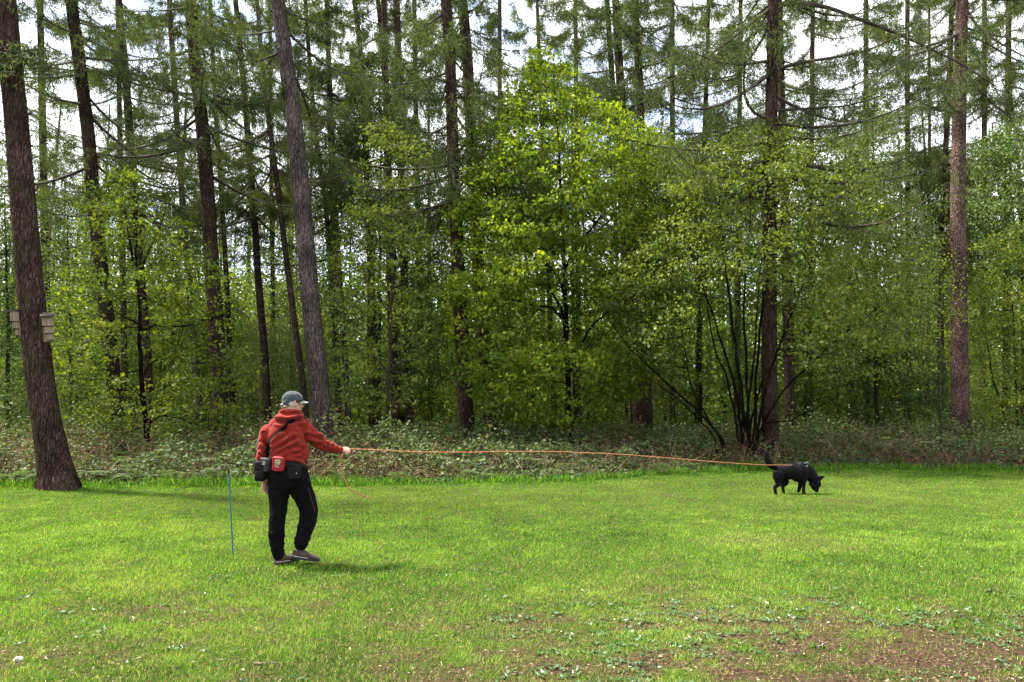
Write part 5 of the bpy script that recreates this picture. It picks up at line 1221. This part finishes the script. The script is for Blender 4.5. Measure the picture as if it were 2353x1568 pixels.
# ------------------------------------------------------------------ dog
def build_dog():
    SD = DY / FPX * .9412 / 9.8
    D = lambda zx, zy, dy=0.0: P((1820 + zx / 9.8) * .9412, (1080 + zy / 9.8) * .9412, DY + dy) + np.array([0, 0, .020])
    root = empty('dog', (D(1100, 1270)[0], DY, 0)); tag(root, 'black prick-eared dog in harness sniffing the grass, tail raised', 'dog')
    z = lambda q: np.array(q) * SD
    B = []
    # trunk: deep chest, tucked belly
    B.append(loft([D(790, 710), D(880, 735), D(1000, 728), D(1120, 722), D(1250, 752), D(1370, 755), D(1460, 750)], z([156, 182, 188, 192, 224, 228, 184]), z([130, 150, 160, 165, 175, 165, 130]), ref=(0, 0, 1), n=24))
    B.append(loft([D(1400, 700), D(1515, 765), D(1605, 865), D(1680, 960)], z([180, 172, 142, 108]), z([130, 112, 98, 88]), ref=(1, 0, 1), n=20))   # neck
    # head pointing down
    B.append(loft([D(1690, 930, -.01), D(1715, 1010, -.02), D(1690, 1090, -.03), D(1700, 1160, -.035), D(1708, 1200, -.035)], z([88, 98, 70, 52, 42]), z([80, 84, 56, 42, 36]), ref=(1, 0, 0), n=18))
    B.append(loft([D(1590, 1010), D(1625, 1090, -.02), D(1665, 1170, -.03)], z([78, 55, 34]), z([66, 46, 32]), ref=(1, 0, 0)))
    for e in ((-.045, [(1740, 905), (1820, 876), (1885, 842)]), (.05, [(1735, 900), (1790, 868), (1840, 842)])):
        pts = [D(a, b, e[0]) for a, b in e[1]]; B.append(loft(pts, z([62, 46, 12]), z([34, 20, 9]), ref=(0, 0, 1)))
    # hind legs: thigh, stifle, hock, shank, paw
    B.append(loft([D(800, 740, -.08), D(790, 880, -.08), D(800, 1000, -.08), D(745, 1060, -.08), D(700, 1110, -.08), D(715, 1190, -.08), D(735, 1265, -.08)], z([130, 135, 78, 56, 46, 36, 36]), z([70, 75, 55, 42, 36, 30, 32]), ref=(1, 0, 0)))
    B.append(loft([D(730, 1272, -.08), D(745, 1285, -.08)], z([36, 30]), z([34, 32]), ref=(0, 1, 0)))
    B.append(loft([D(850, 760, .08), D(920, 900, .08), D(975, 985, .08), D(920, 1045, .08), D(885, 1090, .08), D(905, 1160, .08), D(920, 1230, .08)], z([130, 130, 75, 52, 44, 36, 34]), z([70, 72, 52, 40, 34, 30, 30]), ref=(1, 0, 0)))
    B.append(loft([D(905, 1245, .08), D(925, 1252, .08)], z([34, 28]), z([34, 30]), ref=(0, 1, 0)))
    # fore legs: one planted, one lifting
    B.append(loft([D(1395, 850, -.07), D(1395, 960, -.07), D(1395, 1080, -.07), D(1392, 1160, -.07), D(1395, 1225, -.07)], z([85, 60, 42, 38, 38]), z([75, 52, 36, 34, 34]), ref=(1, 0, 0)))
    B.append(loft([D(1390, 1232, -.07), D(1415, 1243, -.07)], z([38, 28]), z([36, 30]), ref=(0, 1, 0)))
    B.append(loft([D(1350, 850, .07), D(1325, 980, .07), D(1305, 1070, .07), D(1290, 1130, .07), D(1268, 1190, .07), D(1262, 1215, .07)], z([85, 62, 48, 46, 40, 30]), z([72, 52, 38, 34, 32, 26]), ref=(1, 0, 0)))
    # bushy tail
    B.append(loft([D(780, 640), D(690, 620), D(600, 570), D(545, 480), D(510, 370), D(490, 270), D(490, 225)], z([60, 72, 80, 80, 72, 58, 36]), z([50, 60, 64, 62, 58, 48, 30]), ref=(1, 0, 0)))
    def fur(co, no): return co + no * (0.012 * (vnoise(co, 42, 5, 2) - .45) + 0.014 * (vnoise(co * [1, 1, .6], 16, 6, 2) - .5))[:, None]
    body = fuse('body', B, .0075, M['fur'], root, smooth=3, disp=fur)
    # loose guard hairs along the outline
    n_ = len(body.data.vertices); co = np.zeros(n_ * 3, np.float32); body.data.vertices.foreach_get('co', co); co = co.reshape(-1, 3)
    no = np.zeros(n_ * 3, np.float32); body.data.vertices.foreach_get('normal', no); no = no.reshape(-1, 3)
    r = np.random.default_rng(8); k = r.integers(0, n_, 5000); c = co[k] + np.array(root.location) - no[k] * .004
    k2 = (c[:, 2] > .40) | (c[:, 0] < D(820, 700)[0]) & (c[:, 2] > .3); c = c[k2]; nn = no[k][k2]
    v, f = leaves(c, nn * .6 + np.array([[-.5, 0, -.45]]) + .3 * r.normal(size=c.shape), randdir(len(c)), .020, .005, .05)
    mesh_np('guard_hairs', [(v, f, 0)], M['fur'], root)
    for e in (-.042, .012):
        v, f, _ = ellipsoid(D(1745, 1010, e - .012), (.008, .008, .008), None, 10, 8); mesh_np('eye', [(v, f, 0)], M['black_nylon'], root, smooth=True)
    v, f, _ = ellipsoid(D(1712, 1215, -.035), (.016, .018, .012), None, 12, 10); mesh_np('nose', [(v, f, 0)], M['black_nylon'], root, smooth=True)
    # harness on the shoulders, laid round the body
    bv = bvh_of([body])
    def ringpts(cx, cy, tx, ty, ry, n=40, lift=.006):
        c = D(cx, cy); a = nrm(D(tx, ty) - c); b = np.array([0, 1., 0]); P_ = []; N_ = []
        for t in np.linspace(0, 2 * math.pi, n, endpoint=True):
            d = a * math.cos(t) + b * math.sin(t)
            st = Vector(c + d * .6); loc, nrm_, i, ds = bv.ray_cast(st, Vector(-d))
            if loc is None: continue
            P_.append(np.array(loc) + np.array(nrm_) * lift); N_.append(np.array(nrm_))
        return P_, N_
    hroot = None
    for (cx, cy, tx, ty) in ((1420, 770, 1440, 300), (1250, 780, 1250, 300)):
        pp, nn = ringpts(cx, cy, tx, ty, 0)
        if len(pp) > 8: hroot = ribbon('harness_strap', pp, nn, .020, .003, M['black_nylon'], root)
    pp = []; nn = []
    for a in np.linspace(1195, 1520, 24):
        loc, n3, i, ds = bv.ray_cast(Vector(D(a, 200)), Vector((0, 0, -1)))
        if loc is not None: pp.append(np.array(loc) + np.array(n3) * .008); nn.append(np.array(n3))
    hb = ribbon('harness_back', pp, nn, .050, .014, M['dark_grey_nylon'], root)
    pc = simple('light_grey_webbing', (0.13, 0.135, 0.14), 0.6)
    A = [D(1400, 535, -.05), D(1440, 505, -.045), D(1455, 620, -.10), D(1410, 720, -.12), D(1200, 545, -.02)]; Bq = [D(1500, 490, -.03), D(1510, 540, -.045), D(1490, 570, -.09), D(1395, 780, -.125), D(1340, 520, -.03)]
    for a_, b_ in zip(A, Bq):
        v, f = tubes([a_], [b_], .0055, .0045, 6); mesh_np('harness_buckle', [(v, f, 0)], pc, root, smooth=True)
    return root
dog = build_dog()

# ------------------------------------------------------------------ marker pole, bat boxes, sticks
Yp = GY(1273); a0 = P(536, 1274, Yp); a1 = P(526, 1086, Yp); a0[2] = -.05
mr = empty('marker_pole', (a0[0], a0[1], 0)); tag(mr, 'thin blue marker pole stuck upright in the grass left of the walker', 'pole')
pp = a0 + (a1 - a0) * np.linspace(0, 1, 12)[:, None]; v, f = tube_path(pp, np.r_[.004, .0075 * np.ones(11)], 10); mesh_np('shaft', [(v, f, 0)], M['teal_pole'], mr, smooth=True)
q = nrm(a1 - a0); v, f = tube_path(np.array([a1 - q * .02, a1 - q * .01, a1 + q * .04, a1 + q * .045]), [.0085, .0095, .0095, .006], 10); mesh_np('cap', [(v, f, 0)], M['black_nylon'], mr, smooth=True)

def box(c, ax, hx, hy, hz):
    ax = np.array(ax); s = np.array([[a, b, d] for a in (-1, 1) for b in (-1, 1) for d in (-1, 1)], float) * [hx, hy, hz]
    v = np.array(c) + s @ ax; f = [[0, 1, 3, 2], [4, 6, 7, 5], [0, 4, 5, 1], [2, 3, 7, 6], [0, 2, 6, 4], [1, 5, 7, 3]]
    return v, f
def bat_box(label, px, py, yaw, dY, W, Hh, tilt, mirror=1):
    """wedge box: back board, stepped front, sloping roof"""
    c = P(px, py, 15.2 + dY); cz, sz = math.cos(yaw), math.sin(yaw)
    out = np.array([sz, -cz, 0]); rt = np.array([cz, sz, 0]); up = nrm(np.array([tilt, 0, 1.])); rt = nrm(np.cross(out, up)) ; rt = rt if rt[0] * cz > 0 else -rt
    ax = (rt, out, up); root = empty('bat_box', c); tag(root, label, 'bat box', 'bat boxes on the leaning larch')
    g = lambda x, y, z: c + rt * x + out * y + up * z
    mesh_np('back_board', [box(g(0, -.01, -Hh * .45), ax, W * .42, .012, Hh * .62) + (0,)], M['box_wood'], root)
    for k, (z0, z1, dep, wf) in enumerate(((0, -.42, .15, 1.0), (-.42, -.72, .11, .82), (-.72, -1.0, .06, .62))):
        mesh_np('front_panel', [box(g(mirror * W * .08 * k, dep / 2 + .002 * k, (z0 + z1) / 2 * Hh), ax, W / 2 * wf, dep / 2, (z0 - z1) / 2 * Hh - .002) + (0,)], M['box_wood'], root)
        mesh_np('entry_slot', [box(g(mirror * W * .08 * k, dep * .6, z1 * Hh - .002), ax, W / 2 * wf * .85, dep * .3, .006) + (0,)], M['box_roof'], root)
    up2 = nrm(up + out * .25); mesh_np('roof', [box(g(0, .08, .02), (rt, nrm(out - up * .25), up2), W * .64, .13, .014) + (0,)], M['box_roof'], root)
bat_box('pale wooden bat box with stepped front on the right side of the leaning larch', 109, 728, math.radians(32), -.28, .20, .48, -.10)
bat_box('pale wooden bat box half hidden behind the left side of the leaning larch', 43, 718, math.radians(-55), -.12, .19, .48, -.10, -1)

def branchlet(name, label, pts, Y, r0, mat_, forks, cat='twig', seed=3):
    p = resample(np.array([P(a, b, Y) for a, b in pts]), 14); r = np.random.default_rng(seed)
    root = empty(name, (p[0][0], p[0][1], 0)); tag(root, label, cat)
    v, f = tube_path(p, np.linspace(r0, r0 * .35, 14), 6, .2, seed); parts = [(v, f, 0)]
    for k in range(forks):
        i = r.integers(3, 13); a = p[i]; d = nrm(r.normal(size=3) + [0, 0, .5]); b = a + d * (.08 + .22 * r.random()); c = b + nrm(d + r.normal(size=3) * .5) * .12
        parts += [tubes([a, b], [b, c], [r0 * .4, r0 * .3], [r0 * .3, r0 * .12], 4) + (0,)]
    mesh_np('stem', parts, mat_, root, smooth=True); return root
branchlet('dead_sapling', 'small dark dead sapling standing among brown bracken right of the dog', [(1928,1088),(1922,1060),(1914,1030),(1910,1012)], 17.6, .022, M['twig'], 12, 'sapling', 4)
branchlet('dead_branch', 'thin pale dead branch arching low over the brambles behind the dog', [(1845,1050),(1865,1034),(1900,1028),(1940,1040),(1955,1062)], 18.6, .008, M['sapling_bark'], 9, 'branch', 5)
branchlet('dead_branch', 'pale twiggy branch sticking up behind the left shoulder of the walker', [(575,1018),(592,1010),(612,1004),(622,998)], 15.9, .010, M['dead_wood'], 8, 'branch', 6)
branchlet('leaning_branch', 'thin dead pole leaning left in the undergrowth between the small sapling and twin larches', [(1004,1026),(985,990),(966,955),(950,930)], 24, .022, M['twig'], 3, 'branch', 7)
def stick(label, px, py, L_, az, r0, seed, mat_):
    Y = GY(py); c = P(px, py, Y); d = np.array([math.cos(az), math.sin(az), 0]); r = np.random.default_rng(seed)
    p = c + d * (np.linspace(-.5, .5, 8) * L_)[:, None] + np.c_[np.zeros(8), .02 * r.normal(size=8) * .4, .012 + .006 * r.random(8)]
    v, f = tube_path(resample(p, 14), np.linspace(r0, r0 * .6, 14), 6, .2, seed)
    o = mesh_np('stick', [(v, f, 0)], mat_, None, smooth=True); tag(o, label, 'stick')
stick('short brown stick lying in the grass at the bottom centre-left', 612, 1530, .16, .15, .006, 1, M['dead_wood'])
stick('small brown stick on bare soil among weeds at the lower right', 1890, 1487, .15, .7, .006, 2, M['dead_wood'])
stick('dark little stick lying in grass near the lower right edge', 2275, 1360, .12, .8, .006, 3, M['twig'])
sc_ = P(42, 1520, GY(1520)); v, f, _ = ellipsoid(sc_ + [0, 0, .010], (.030, .022, .018)); v = v + nrm(v - sc_) * (0.012 * (vnoise(v, 60, 4) - .5))[:, None]
o = mesh_np('pale_stone', [(v, f, 0)], simple('pale_stone', (0.32, 0.30, 0.27), .8), None, smooth=False); tag(o, 'small pale stone lying in the grass at the bottom left corner', 'stone')
